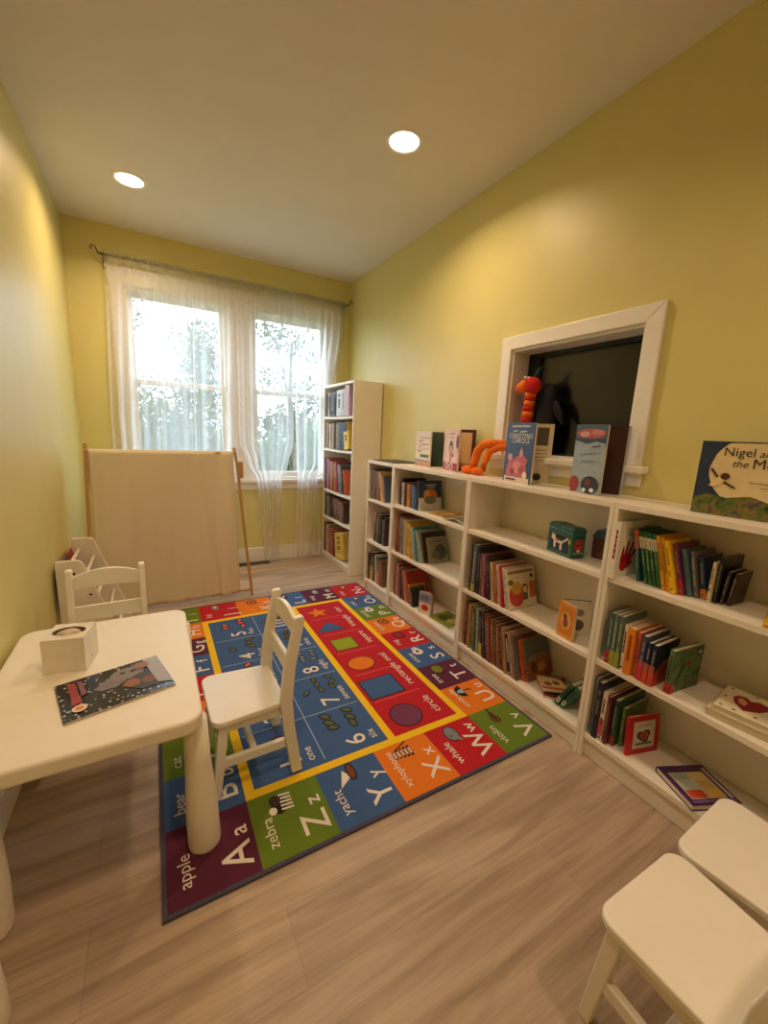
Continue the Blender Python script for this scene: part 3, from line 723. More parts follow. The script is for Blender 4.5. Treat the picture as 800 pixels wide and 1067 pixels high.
def row(case, shelf, z, y, items, x=.015, dep=.19):
    """items left to right: (t, h, lean, colour, dict)"""
    prev = None; n = 0; last = None
    for it in items:
        t, h, lean, col = it[:4]; o = it[4] if len(it) > 4 else {}
        l = math.radians(lean)
        if prev:
            pt, ph, pl = prev
            if lean >= 0: y -= pt/math.cos(pl)+max(0, min(h, ph)*(math.tan(l)-math.tan(pl)))+.0012
            else: y -= pt/math.cos(pl)+.0012+(h*0)
        y -= o.get('gap', 0)
        b = make_book(t, h, o.get('d', min(dep, h*.95)), o.get('mat', col), soft=t < .009)
        b.location = (o.get('x', x+R.uniform(-.004, .006)), y, z+(t*math.sin(-l) if l < 0 else 0)); b.rotation_euler = (-l, 0, o.get('yaw', 0)); b.location.z += .0007
        desc = o.get('desc') or '%s %s book' % ('thin' if t < .0125 else 'thick' if t > .027 else 'slim' if t < .0155 else 'standing', cname(col))
        tag(b, '%s, %s from left on %s shelf of %s' % (desc, ORD[n], shelf, CASES[case]), 'book', 'books in the %s' % CASES[case])
        if 'art' in o: picture(b, t, h, o.get('d', min(dep, h*.95)), o['art'])
        spine_art(b, t, h, o.get('label', tuple(int(v*.55+q*.45) for v, q in zip(col, (226, 216, 196) if sum(col) < 330 else (56, 42, 40)))), o.get('band'), False, int(y*9999)+n)
        prev = (t, h, max(l, 0)); n += 1; last = b
        if lean < 0: prev = (t, h, 0)
    return last
D = dict
CREAM, TEAL = (226, 214, 186), (52, 108, 112)
# right wide bookcase -------------------------------------------------------
hand = [('r',0,0,1,1,(232,226,210))]+[('e',.24,.24,.13,.13,(176,14,26)), ('p',[(.10,.3),(.15,.56),(.19,.56),(.22,.3)],(150,16,26)), ('p',[(.18,.32),(.29,.66),(.34,.65),(.29,.3)],(160,16,26)),
        ('p',[(.26,.32),(.44,.63),(.48,.61),(.35,.28)],(160,16,26)), ('p',[(.32,.30),(.56,.52),(.59,.49),(.38,.24)],(150,16,26)), ('p',[(.32,.24),(.48,.30),(.50,.26),(.34,.14)],(150,16,26)),
        ('t','S.',.24,.76,.040,(90,16,24)), ('t','F',.46,.68,.040,(50,26,28)), ('e',.8,.86,.04,.03,(90,16,24)), ('e',.72,.2,.04,.03,(90,16,24))]
row('w3', 'top', .78, -.020, [
  (.023, .212, 0, (234, 228, 214), D(desc='white book with red handprint', x=-.010, d=.20, art=hand, label=(130, 30, 40))),
  (.014, .19, 9.5, (44, 104, 110), D(x=.052, gap=.012, band=((206, 84, 34), .62, .98), desc='teal and orange book')),
  (.0135, .188, 14.5, (40, 96, 60), D(x=.048, band=((222, 214, 190), .68, .9))), (.0135, .188, 14.5, (44, 100, 58), D(x=.048, band=((222, 214, 190), .68, .9))),
  (.0135, .188, 14.5, (38, 92, 56), D(x=.046, band=((222, 214, 190), .68, .9))), (.0135, .188, 14.5, (46, 104, 60), D(x=.046, band=((222, 214, 190), .68, .9))),
  (.014, .187, 14.5, (222, 160, 30), D(x=.042)), (.0135, .185, 15, (214, 150, 34), D(x=.040)),
  (.0155, .178, 15, (238, 192, 24), D(x=.032)), (.0150, .171, 15.4, (112, 44, 84), D(x=.05, band=((170, 40, 40), 0, .3))),
  (.0145, .156, 14.6, (84, 116, 132), D(x=.062)), (.0135, .152, 13, (110, 106, 112), D(x=.075)), (.017, .138, 12, (26, 48, 92), D(x=.088, band=((224, 124, 20), 0, .22))),
  (.0105, .133, 0, CREAM, D(x=.068, gap=.003, label=(120, 96, 60))), (.0125, .150, 0, (26, 24, 28), D(x=.08)),
  (.0120, .110, -3.5, (44, 36, 44), D(x=.092, gap=.001)), (.0115, .108, -4.5, (54, 36, 40), D(x=.096, gap=.003))], dep=.15)
camo = [('r',0,0,1,1,mottled('camouflage_cover', [(64,96,56),(96,130,76),(52,78,60),(120,140,92)], 22)), ('l',[(.18,.18),(.26,.5),(.36,.6)],.004,(20,22,22)), ('p',[(.16,.2),(.24,.52),(.34,.62),(.3,.4)],(28,30,28)),
        ('l',[(.75,.3),(.95,.44)],.006,(26,28,26)), ('r',.42,.60,.62,.68,(150,60,40)), ('e',.86,.86,.09,.1,(30,30,30)), ('e',.86,.86,.05,.06,(210,200,180)), ('p',[(0,0),(.16,0),(.12,.2),(0,.22)],(190,40,34))]
sun = [('p',[(0,0),(1,0),(1,.62),(.5,.5),(0,.3)],(190,60,40)), ('p',[(.0,.3),(.5,.5),(1,.62),(1,.7),(.4,.56)],(214,120,60)), ('p',[(0,.5),(1,.86),(1,1),(0,1)],(24,30,52))]
row('w3', 'middle', .44, -.044, [
  (.0185, .202, 1, (70, 108, 112), D(band=((176, 36, 34), 0, .24))), (.019, .204, 1, (92, 116, 96), D(band=((150, 160, 50), 0, .3))), (.0175, .206, 1, (88, 110, 92), D(band=((150, 160, 50), 0, .3))),
  (.0155, .178, 1, (232, 224, 206), D(label=(60, 50, 46))), (.029, .178, 1, (220, 134, 26), D(label=(160, 40, 24), desc='thick orange book')), (.0165, .172, 1, (206, 96, 66)),
  (.0195, .170, 0, (60, 70, 108), D(band=((196, 50, 62), 0, .45))), (.0165, .154, 0, (30, 40, 66), D(band=((204, 74, 42), 0, .5))), (.018, .154, 0, (30, 38, 62), D(band=((204, 74, 42), 0, .5), art=sun, desc='navy and red sunset book', d=.145)),
  (.019, .157, 0, (92, 118, 76), D(gap=.028, x=.018, d=.16, yaw=-.1, art=camo, band=((190, 40, 34), 0, .22), desc='green camouflage covered book', label=(60, 70, 50)))], x=.006, dep=.15)
redb = [('r',.18,.14,.86,.86,(214,206,188)), ('p',[(.50,.30),(.30,.44),(.30,.54),(.38,.60),(.48,.56),(.56,.62),(.68,.60),(.72,.50),(.66,.38),(.64,.30)],(40,30,34)), ('p',[(.50,.34),(.36,.46),(.37,.53),(.42,.55),(.49,.51),(.56,.57),(.64,.55),(.66,.48),(.60,.36)],(190,80,56)), ('e',.5,.44,.06,.05,(120,60,50)), ('l',[(.3,.74),(.72,.74)],.003,(150,130,110)), ('r',.26,.24,.78,.29,(72,100,60))]
row('w3', 'bottom', BT, -.026, [
  (.0125, .252, 0, (112, 118, 124)), (.021, .243, 0, (30, 38, 58)), (.020, .212, 0, (220, 208, 192), D(band=((196, 80, 96), .12, .45), label=(90, 70, 70))), (.012, .205, 1, (92, 22, 38)),
  (.018, .192, 1, (48, 84, 62), D(x=.034, band=((150, 50, 48), 0, .22))), (.0155, .162, 1, (92, 124, 62), D(x=.062)),
  (.0125, .152, 5, (190, 24, 36), D(x=.036, gap=.012, d=.148, yaw=-.26, art=redb, desc='small red framed heart book', label=(190, 24, 36)))], x=.012)
# middle wide bookcase ------------------------------------------------------
picn = [('r',.02,.02,.98,.98,(224,212,182)), ('r',.06,.86,.94,.93,(150,120,80)), ('t','...',.3,.74,.04,(90,70,50)), ('e',.30,.32,.26,.28,(196,72,70)), ('e',.32,.50,.18,.16,(210,160,60)), ('e',.60,.46,.11,.12,(60,40,30)), ('e',.60,.44,.08,.09,(222,190,150)), ('r',.52,.18,.68,.36,(100,100,44)), ('p',[(.74,.2),(.98,.22),(.98,.62),(.78,.62)],(196,112,54)), ('e',.86,.76,.05,.05,(70,40,36)), ('e',.12,.66,.09,.07,(110,110,60))]
row('w2', 'middle', .44, .745, [
  (.014, .262, 0, (40, 30, 32), D(d=.2)), (.030, .267, 0, (84, 96, 104), D(band=((170, 160, 60), 0, .18), d=.22)), (.018, .262, 2, (36, 32, 38), D(d=.2)), (.015, .230, 4, (112, 56, 62)), (.016, .228, 4, (150, 120, 124)), (.014, .226, 5, (110, 34, 52)), (.017, .222, 7, (44, 40, 58)),
  (.020, .206, 9, (196, 170, 120), D(gap=.004)), (.018, .204, 10, (170, 90, 60)), (.017, .206, 11, (216, 206, 186)), (.018, .204, 12, (180, 42, 50)), (.013, .205, 14, (206, 196, 178)),
  (.012, .200, 15, (222, 212, 186), D(d=.2, art=picn, desc='pale book with drawn children'))], x=.012, dep=.185)
brn = [('r',0,.55,1,1,(96,104,96)), ('e',.5,.5,.4,.12,(130,120,96)), ('r',.04,.04,.96,.48,(150,86,44)), ('e',.3,.3,.12,.14,(80,50,34)), ('e',.62,.28,.16,.12,(196,140,80))]
row('w2', 'bottom', BT, .762, [
  (.014, .255, 0, (120, 50, 44)), (.014, .250, 0, (110, 34, 40)), (.018, .252, 1, (176, 150, 96)), (.018, .250, 2, (110, 120, 60)), (.016, .248, 4, (70, 92, 60)), (.018, .250, 5, (150, 160, 164)), (.024, .246, 6, (28, 28, 34), D(band=((190, 170, 60), 0, .28))),
  (.018, .244, 8, (44, 52, 78)), (.018, .246, 9, (110, 70, 52)), (.018, .244, 9, (130, 60, 44)), (.022, .236, 9, (124, 92, 56)), (.018, .232, 9, (96, 54, 40)), (.018, .228, 9, (140, 100, 66)), (.018, .222, 10, (90, 50, 44)), (.020, .226, 11, (170, 130, 96)),
  (.016, .216, 14, (226, 218, 204), D(band=((24, 22, 24), .02, .98), label=(230, 224, 210), desc='white and black spined book')), (.018, .226, 14, (176, 140, 124)), (.012, .205, 15, (110, 96, 92)), (.015, .196, 15.5, (204, 84, 36), D(x=.05)),
  (.014, .200, 16, (120, 96, 78), D(x=.06, d=.17, art=brn, desc='brown illustrated cover book'))], x=.016, dep=.18)
# left wide bookcase --------------------------------------------------------
owl = [('r',0,0,1,1,(38,60,92)), ('r',0,0,1,.42,(200,196,180)), ('e',.5,.52,.3,.2,(206,120,50)), ('e',.38,.56,.14,.12,(220,150,80)), ('e',.5,.34,.26,.14,(120,120,100)), ('r',.3,.82,.74,.87,(180,190,196)), ('r',.36,.75,.7,.78,(180,190,196)), ('e',.12,.3,.1,.08,(226,214,190))]
row('w1', 'top', .78, 1.556, [
  (.030, .185, 0, (18, 16, 18), D(d=.20, desc='tall black album', label=(18, 16, 18))), (.024, .160, 1, (214, 190, 182), D(label=(120, 60, 60))), (.012, .160, 1, (170, 150, 120)), (.020, .158, 2, (66, 26, 30)), (.016, .157, 3, (206, 150, 40)), (.022, .157, 3, (196, 130, 40)), (.014, .158, 3, (112, 34, 30)),
  (.026, .158, 5, (88, 120, 158)), (.018, .156, 6, (56, 90, 140)), (.020, .154, 7, (40, 66, 104)), (.012, .196, 7, (60, 84, 110), D(gap=.004, d=.18, x=.035, art=owl, yaw=-.06, desc='blue animal picture book facing out'))], x=.03, dep=.16)
row('w1', 'middle', .44, 1.545, [
  (.028, .276, 0, (124, 44, 34)), (.026, .262, 0, (96, 78, 62)), (.020, .256, 1, (150, 130, 100)), (.022, .252, 2, (132, 112, 128)), (.014, .250, 3, (206, 196, 180)), (.030, .236, 7, (206, 170, 66)), (.032, .236, 10, (196, 158, 50), D(d=.2)), (.014, .222, 13, (180, 196, 190)), (.022, .228, 16, (60, 128, 138), D(d=.2)),
  (.018, .214, 17, (150, 160, 150)), (.018, .202, 18, (44, 26, 28), D(x=.05)), (.014, .172, 19, (150, 140, 118), D(x=.07, d=.16, art=[('r',.05,.05,.95,.95,(136,130,104)), ('e',.6,.4,.3,.3,(70,74,64)), ('e',.35,.3,.2,.16,(96,92,76)), ('l',[(.15,.8),(.8,.84)],.004,(60,56,50))], desc='grey green picture book cover showing'))], x=.016, dep=.19)
row('w1', 'bottom', BT, 1.55, [
  (.018, .246, 0, (120, 52, 40)), (.012, .238, 1, (220, 206, 190)), (.016, .238, 2, (170, 44, 40)), (.020, .222, 3, (130, 136, 130)), (.014, .216, 4, (34, 30, 32)), (.018, .226, 7, (110, 60, 40), D(d=.22)), (.020, .224, 12, (196, 140, 120)),
  (.022, .218, 16, (160, 48, 40)), (.018, .140, 16, (206, 130, 50)), (.018, .128, 16, (70, 90, 60)), (.016, .118, 16, (40, 36, 40))], x=.022, dep=.18)
# narrow low bookcase -------------------------------------------------------
row('n', 'top', .76, 1.968, [(.022, .235, 0, (70, 60, 50)), (.016, .232, 0, (150, 140, 120)), (.030, .222, 2, (96, 84, 70), D(gap=.004)), (.026, .222, 6, (150, 112, 96)), (.022, .210, 9, (110, 80, 92)), (.024, .226, 13, (222, 186, 120)), (.018, .2, 14, (206, 140, 50)), (.022, .196, 14, (84, 92, 100))], x=.02, dep=.2)
row('n', 'middle', .425, 1.925, [(.016, .232, -8, (190, 160, 150), D(x=.03)), (.020, .232, -8, (84, 56, 50), D(gap=.002)), (.045, .225, -6, (84, 78, 70), D(gap=.012, desc='thick dark grey book')), (.030, .235, -3, (30, 28, 30), D(gap=.016)), (.018, .20, 0, (96, 110, 124), D(gap=.016)), (.024, .22, 0, (60, 44, 46))], x=.02, dep=.2)
row('n', 'bottom', .09, 1.965, [(.024, .22, 0, (60, 40, 36)), (.050, .236, 0, (44, 34, 32), D(band=((186, 160, 50), 0, .5), desc='thick dark book with yellow foot')), (.018, .20, 1, (90, 84, 76)), (.020, .228, 5, (220, 204, 186), D(gap=.006)), (.045, .222, 6, (60, 92, 60), D(band=((190, 120, 120), 0, .5), desc='green and pink book')), (.022, .21, 7, (150, 60, 60)), (.025, .205, 8, (120, 90, 60))], x=.02, dep=.2)
# tall bookcase -------------------------------------------------------------
tx = .004
row('t', 'top', 1.405, 2.915, [(.030, .20, 0, (40, 38, 40)), (.045, .215, 0, (190, 186, 178), D(label=(40, 38, 40))), (.16, .215, 0, (46, 44, 46), D(desc='wide black photo album', d=.2, label=(120, 116, 112), band=((34, 32, 34), .1, .9))), (.12, .225, 0, (206, 212, 218), D(gap=.012, desc='wide white album', d=.2, label=(70, 70, 74))), (.055, .23, 0, (190, 204, 220)), (.09, .255, 0, (206, 170, 190), D(d=.2, desc='wide pale pink album', label=(220, 190, 204)))], x=tx)
row('t', 'second', 1.11, 2.915, [(.022, .22, 0, (60, 54, 52)), (.030, .235, 0, (190, 150, 130)), (.024, .235, 0, (36, 32, 30)), (.026, .225, 1, (222, 206, 170)), (.036, .228, 2, (170, 130, 100)), (.030, .23, 2, (196, 176, 150)), (.040, .235, 2, (104, 86, 70)), (.032, .23, 3, (150, 120, 90)), (.030, .235, 4, (96, 100, 70)), (.034, .24, 6, (70, 90, 104)), (.040, .245, 7, (40, 60, 90)), (.045, .24, 8, (30, 44, 74)), (.10, .235, 9, (222, 190, 50), D(desc='wide yellow and navy book', band=((36, 46, 70), .68, .98), label=(60, 44, 20)))], x=tx)
row('t', 'third', .712, 2.93, [(.030, .30, 0, (44, 42, 96)), (.034, .30, 0, (190, 110, 130)), (.030, .29, 0, (160, 34, 50)), (.026, .28, 0, (150, 110, 80)), (.030, .27, 1, (84, 62, 50)), (.034, .275, 1, (170, 130, 90)), (.030, .27, 2, (110, 50, 40)), (.030, .27, 3, (200, 110, 60)), (.034, .28, 6, (150, 44, 50)), (.030, .27, 9, (70, 70, 74)), (.040, .26, 12, (120, 116, 116)), (.034, .25, 14, (60, 60, 66)), (.030, .22, 14, (190, 90, 50))], x=tx)
row('t', 'fourth', .445, 2.93, [(.030, .20, 0, (60, 120, 100)), (.030, .21, 0, (30, 60, 50)), (.032, .20, 1, (150, 170, 150)), (.034, .205, 2, (120, 110, 100)), (.045, .215, 5, (36, 32, 34)), (.050, .215, 6, (44, 36, 36)), (.060, .20, 8, (110, 76, 80)), (.070, .2, 9, (90, 66, 66)), (.05, .19, 9, (150, 110, 96)), (.05, .18, 9, (70, 50, 50))], x=tx)
yb_ = [('r',.06,.06,.94,.94,(206,180,84)), ('r',.2,.72,.8,.82,(120,90,40)), ('e',.5,.36,.36,.18,(150,140,110)), ('r',.1,.1,.9,.2,(226,206,120))]
row('t', 'bottom', .07, 2.925, [(.050, .30, 0, (110, 60, 50)), (.040, .28, 0, (206, 196, 176)), (.040, .29, 1, (150, 130, 116)), (.045, .26, 3, (160, 50, 50)), (.040, .25, 5, (170, 60, 60)), (.030, .24, 9, (50, 36, 34)), (.20, .245, 9, (206, 178, 80), D(desc='wide yellow box file', label=(120, 90, 40), band=((226, 204, 120), .04, .2)))], x=tx)

# ------------------------------------------------------------------ standing open books on top of the bookcases
def open_book(S, E, w, h, front, back, phi, label, art=None, back_art=None, tb=.010, pages=True, cat='book', grp='open books on display', wb=None):
    a = math.atan2(E[1]-S[1], E[0]-S[0])
    r = empty('open_book', (S[0], S[1], S[2]+.0007), a, label=label, cat=cat, group=grp)
    fm = front if isinstance(front, bpy.types.Material) else cover(front)
    fc = MB().box((0, -.0025, 0), (w, 0, h)).build('front_cover', fm, r, .0006)
    MB().box((.003, .0, .003), (w-.004, tb, h-.003)).build('pages', PAGES, r)
    ph = math.radians(phi); M = Matrix.Rotation(ph, 4, 'Z'); wb = wb or w
    o = .004+tb*1.15
    T = Matrix.Translation((-.001, o, 0)) @ M
    MB().box((.004, 0, 0), (wb, .0025, h), None, T).build('back_cover', cover(back), r, .0006)
    bp_ = MB().box((.007, -tb*.8, .003), (wb-.006, -.0002, h-.003), None, T).build('pages', PAGES, r)
    q = MB(); q.prism([(0, -.0025), (0, 0), (.002, .004), (.004, o-.001), (.003, o+.003), (-.003, o+.001), (-.004, .003)], 0, h); q.build('spine', fm, r)
    if art: picture(fc, .0025, h, w, art)
    if back_art: picture(bp_, 0, h, wb, back_art, lambda a, b, hh: tuple(T @ Vector((a, -tb*.8-hh-.0003, b))), 'inside_picture')
    return r
open_book((.165, 1.575, 1.06), (.145, 1.37, 1.06), .205, .235, (226, 214, 196), (40, 58, 54), 27, 'open white picture book standing on top, farthest left of the displayed books',
  [('r',.0,.0,.12,.2,(150,160,180)), ('r',.12,.0,1,.14,(206,150,120)), ('r',.12,.14,1,.18,(130,140,156)), ('r',.36,.26,.92,.34,(80,100,70)), ('l',[(.4,.82),(.95,.82)],.006,(170,130,120)), ('l',[(.2,.72),(.55,.74)],.006,(196,140,130)), ('l',[(.45,.62),(.9,.64)],.007,(170,120,110)), ('l',[(.5,.5),(.85,.5)],.004,(170,130,120)), ('r',.15,.42,.42,.46,(190,130,90)), ('l',[(.28,.86),(.36,.7),(.3,.5)],.005,(190,120,120))],
  [('r',0,0,1,1,(60,78,70))])
open_book((.150, 1.228, 1.06), (.108, 1.03, 1.06), .195, .255, (226, 190, 186), (90, 26, 34), 35, 'open pink picture book with drawn girl cover on bookcase top',
  [('r',.2,.2,.86,.98,(232,206,198)), ('e',.50,.56,.14,.16,(96,84,88)), ('e',.50,.52,.09,.10,(214,176,160)), ('r',.45,.2,.56,.42,(196,110,110)), ('r',.02,.02,.98,.2,(160,40,58)), ('e',.28,.12,.13,.09,(226,190,186)), ('e',.58,.10,.13,.1,(226,190,186)), ('e',.28,.12,.06,.05,(160,40,58)), ('e',.58,.10,.06,.06,(160,40,58)), ('e',.92,.7,.08,.16,(130,84,110)), ('l',[(.3,.88),(.75,.9)],.006,(190,140,136)), ('l',[(.4,.8),(.66,.8)],.005,(170,130,126)), ('e',.66,.38,.05,.05,(170,70,70))],
  [('r',0,0,1,1,(80,24,30)), ('r',.12,.07,.9,.93,(222,190,140)), ('e',.3,.4,.16,.12,(140,70,50)), ('r',.12,.07,.9,.2,(196,140,96))])
open_book((.112, .668, 1.06), (.080, .465, 1.06), .205, .290, (44, 70, 112), (206, 192, 160), 44, 'open blue carol book with pink castle standing before the wall opening',
  [('r',.05,.0,.95,.09,(222,206,190)), ('p',[(.1,.1),(.9,.1),(.8,.3),(.86,.4),(.7,.46),(.62,.62),(.55,.46),(.45,.44),(.3,.36),(.2,.44),(.14,.3)],(196,104,120)), ('e',.22,.42,.09,.06,(214,160,170)), ('e',.5,.26,.16,.1,(226,140,140)), ('e',.34,.18,.08,.06,(150,60,80)), ('e',.66,.22,.1,.07,(170,80,100)), ('e',.62,.5,.06,.07,(222,160,170)), ('e',.8,.14,.08,.06,(236,220,206)), ('r',.12,.03,.5,.06,(90,40,40)),
   ('t','CHRISTMAS',.12,.745,.033,(226,226,230)), ('t','CAROLS',.24,.665,.034,(226,226,230)), ('l',[(.25,.85),(.42,.87)],.007,(200,204,214)), ('l',[(.5,.85),(.75,.86)],.007,(200,204,214)), ('l',[(.2,.94),(.85,.94)],.008,(190,196,208))],
  [('r',.0,0,1,1,(214,200,168)), ('r',.52,.64,.9,.94,(84,74,66)), ('l',[(.56,.56),(.9,.56)],.003,(120,104,84)), ('l',[(.56,.5),(.9,.5)],.003,(120,104,84)), ('l',[(.56,.44),(.9,.44)],.003,(120,104,84)), ('l',[(.56,.38),(.9,.38)],.003,(120,104,84)), ('e',.72,.1,.1,.06,(50,44,40)), ('e',.52,.1,.08,.05,(50,44,40))], tb=.014)
open_book((.118, .278, 1.06), (.090, .12, 1.06), .160, .283, (150, 166, 172), (150, 158, 160), 42, 'open grey book with dark red inside standing at right end of opening',
  [('r',0,.76,1,1,(70,84,104)), ('e',.5,.87,.46,.07,(170,84,84)), ('e',.3,.86,.16,.04,(206,150,140)), ('e',.7,.89,.2,.04,(196,120,110)), ('p',[(0,.78),(.4,.72),(.7,.76),(1,.73),(1,.80),(0,.80)],(56,70,92)), ('l',[(.2,.56),(.8,.6)],.005,(120,134,142)), ('l',[(.3,.46),(.7,.48)],.005,(120,134,142)), ('e',.14,.12,.15,.12,(150,40,34)), ('e',.66,.13,.28,.13,(44,46,50)), ('e',.5,.05,.06,.03,(226,226,226)), ('e',.75,.06,.07,.03,(226,226,226)), ('l',[(.6,.68),(.85,.70)],.006,(70,80,96)), ('e',.6,.17,.1,.05,(110,50,44))],
  [('r',0,0,1,1,(56,16,16)), ('e',.35,.6,.26,.3,(130,44,22)), ('r',.2,.08,.5,.4,(90,16,20)), ('r',.95,0,1,1,(170,176,180))], tb=.009, wb=.19)
NIG = mottled('painted_night_cover', [(28,44,74),(40,62,96),(34,50,80),(64,92,124)], 14)
FOL = mottled('painted_foliage', [(36,52,40),(84,104,54),(130,110,52),(50,70,84)], 30)
open_book((.088, -.206, 1.06), (.110, -.43, 1.06), .285, .232, NIG, (34, 46, 70), 20, 'open picture book of a child flying past a cream moon, far right',
  [('e',.57,.62,.47,.50,paint((224,206,160),.5,.05,30)), ('p',[(0,.0),(1,0),(1,.2),(.85,.26),(.7,.22),(.5,.30),(.3,.25),(.12,.28),(0,.22)],FOL), ('p',[(.0,.98),(.22,.98),(.14,.82),(.09,.6),(.0,.62)],NIG), ('p',[(.0,1),(1,1),(1,.985),(0,.985)],NIG),
   ('t','Nigel',.20,.81,.037,(40,26,36)), ('t','and',.50,.81,.030,(60,44,40),'LEFT',.25), ('t','the',.29,.67,.030,(60,44,40),'LEFT',.25), ('t','Moon',.46,.66,.042,(40,26,36)),
   ('p',[(.17,.38),(.26,.45),(.24,.50),(.19,.52),(.12,.40)],(232,206,160)), ('e',.255,.535,.042,.045,(78,44,30)), ('l',[(.12,.63),(.19,.52)],.006,(60,36,28)), ('l',[(.25,.46),(.36,.385)],.006,(60,36,28)), ('l',[(.46,.48),(.72,.47)],.0025,(150,124,90)), ('l',[(.56,.42),(.8,.41)],.0025,(150,124,90))], tb=.006)
open_book((.035, .190, .44), (.026, .118, .44), .085, .158, (224, 150, 60), (70, 62, 56), 62, 'small open orange book standing on middle shelf of middle bookcase',
  [('r',.1,.1,.9,.9,(214,128,40)), ('e',.5,.5,.3,.24,(230,180,100)), ('e',.5,.44,.16,.14,(150,80,50)), ('e',.45,.62,.12,.08,(120,60,50))], [('r',0,0,1,1,(226,216,190)), ('e',.6,.3,.2,.16,(96,100,80)), ('e',.6,.66,.16,.1,(150,130,100))], tb=.014, wb=.115)

# ------------------------------------------------------------------ books lying flat
def flat(loc, yaw, w, d, t, col, label, art=None, name='book', tilt=(0, 0), soft=False, label_col=None):
    b = make_book(t, d, w, col, name, soft=soft); b.location = (loc[0], loc[1], loc[2]+.0007); b.rotation_euler = (-PI/2+tilt[0], tilt[1], yaw)
    tag(b, label, 'book', 'books lying flat')
    if art: picture(b, t, d, w, art)
    if label_col: spine_art(b, t, d, label_col)
    return b
NAVY = speckled('snowflake_cover', (26, 30, 48), (196, 200, 214), 70, .19, .18)
flat((-1.709, .346, .4815), math.radians(14.5), .272, .205, .006, NAVY, 'dark speckled picture book with red title lying on the white table',
  [('p',[(.30,.55),(.42,.70),(.56,.72),(.62,.56),(.5,.44),(.36,.46)],(120,112,116)), ('e',.64,.72,.17,.17,(130,120,116)), ('e',.60,.76,.03,.03,(30,30,36)), ('e',.70,.74,.03,.03,(30,30,36)), ('p',[(.58,.5),(.74,.62),(.98,.5),(.98,.12),(.7,.16),(.6,.3)],(64,60,70)), ('e',.64,.40,.08,.10,(150,90,56)), ('e',.80,.36,.07,.1,(120,80,60)), ('p',[(.84,.98),(.99,.98),(.99,.1),(.86,.2)],(170,172,186)), ('e',.80,.82,.08,.1,(150,110,100)),
   ('r',.10,.36,.17,.90,(150,50,56)), ('p',[(.09,.30),(.18,.34),(.18,.52),(.10,.48)],(160,60,66)), ('p',[(.19,.48),(.24,.52),(.23,.88),(.19,.92)],(130,84,88)), ('e',.145,.20,.065,.085,(232,206,190)), ('e',.145,.20,.035,.045,(214,130,90))], soft=True)
flat((.035, 1.965, 1.06), -PI/2, .30, .22, .007, (34, 30, 32), 'thin dark closed book lying on top of the narrow bookcase')
flat((.012, -.395, .466), math.radians(-82), .155, .17, .022, (226, 216, 192), 'white board book with large red heart lying on the middle shelf',
  [('p',[(.42,.20),(.24,.40),(.18,.60),(.24,.74),(.36,.78),(.45,.68),(.56,.78),(.70,.74),(.74,.58),(.64,.38)],(140,26,30)), ('p',[(.30,.44),(.26,.60),(.32,.68),(.42,.56),(.40,.40)],(206,150,120))]+[('e',a,b,.03,.025,(110,50,40)) for a, b in ((.1,.1),(.3,.1),(.88,.12),(.1,.9),(.5,.92),(.9,.88),(.88,.5),(.08,.5),(.62,.12))])
flat((.018, -.378, .44), math.radians(-83), .17, .175, .025, (214, 202, 170), 'thick cream book under the heart board book on the shelf')
flat((.010, -.566, .44), math.radians(-88), .17, .19, .018, (160, 156, 50), 'yellow green book lying right of the heart book, cropped by frame')
flat((.002, -.468, .78), math.radians(-76), .19, .20, .010, (226, 176, 40), 'yellow and black book lying on top shelf at right edge',
  [('p',[(.1,.0),(1,0),(1,.5)],(40,30,40)), ('r',.3,.55,.9,.9,(200,120,40))])
flat((.060, -.262, BT), math.radians(-114), .160, .176, .022, (72, 34, 92), 'purple picture book lying on the bottom shelf of right bookcase',
  [('r',.20,.10,.86,.84,(206,190,150)), ('r',.22,.12,.40,.46,(150,170,160)), ('r',.43,.12,.62,.46,(170,190,180)), ('r',.65,.12,.84,.46,(200,70,50)), ('r',.22,.50,.40,.80,(210,190,120)), ('r',.43,.50,.62,.80,(196,170,110)), ('r',.65,.50,.84,.80,(214,180,90)), ('r',.90,.05,.96,.95,(120,90,140)), ('r',.12,.88,.88,.94,(206,200,214))])
flat((.030, 1.185, .78), math.radians(-86), .13, .19, .007, (226, 170, 60), 'thin orange book lying flat on top shelf of left bookcase', [('r',.1,.1,.9,.9,(206,140,44)), ('e',.5,.5,.3,.3,(226,200,120))], soft=True)
flat((.035, 1.125, BT), math.radians(-84), .19, .17, .005, (140, 150, 56), 'thin green booklet lying on bottom shelf of left bookcase', [('r',.06,.06,.94,.94,(150,158,60)), ('e',.4,.5,.25,.3,(84,100,40)), ('e',.7,.5,.16,.2,(196,190,100)), ('r',.1,.86,.9,.92,(40,44,30))], soft=True)
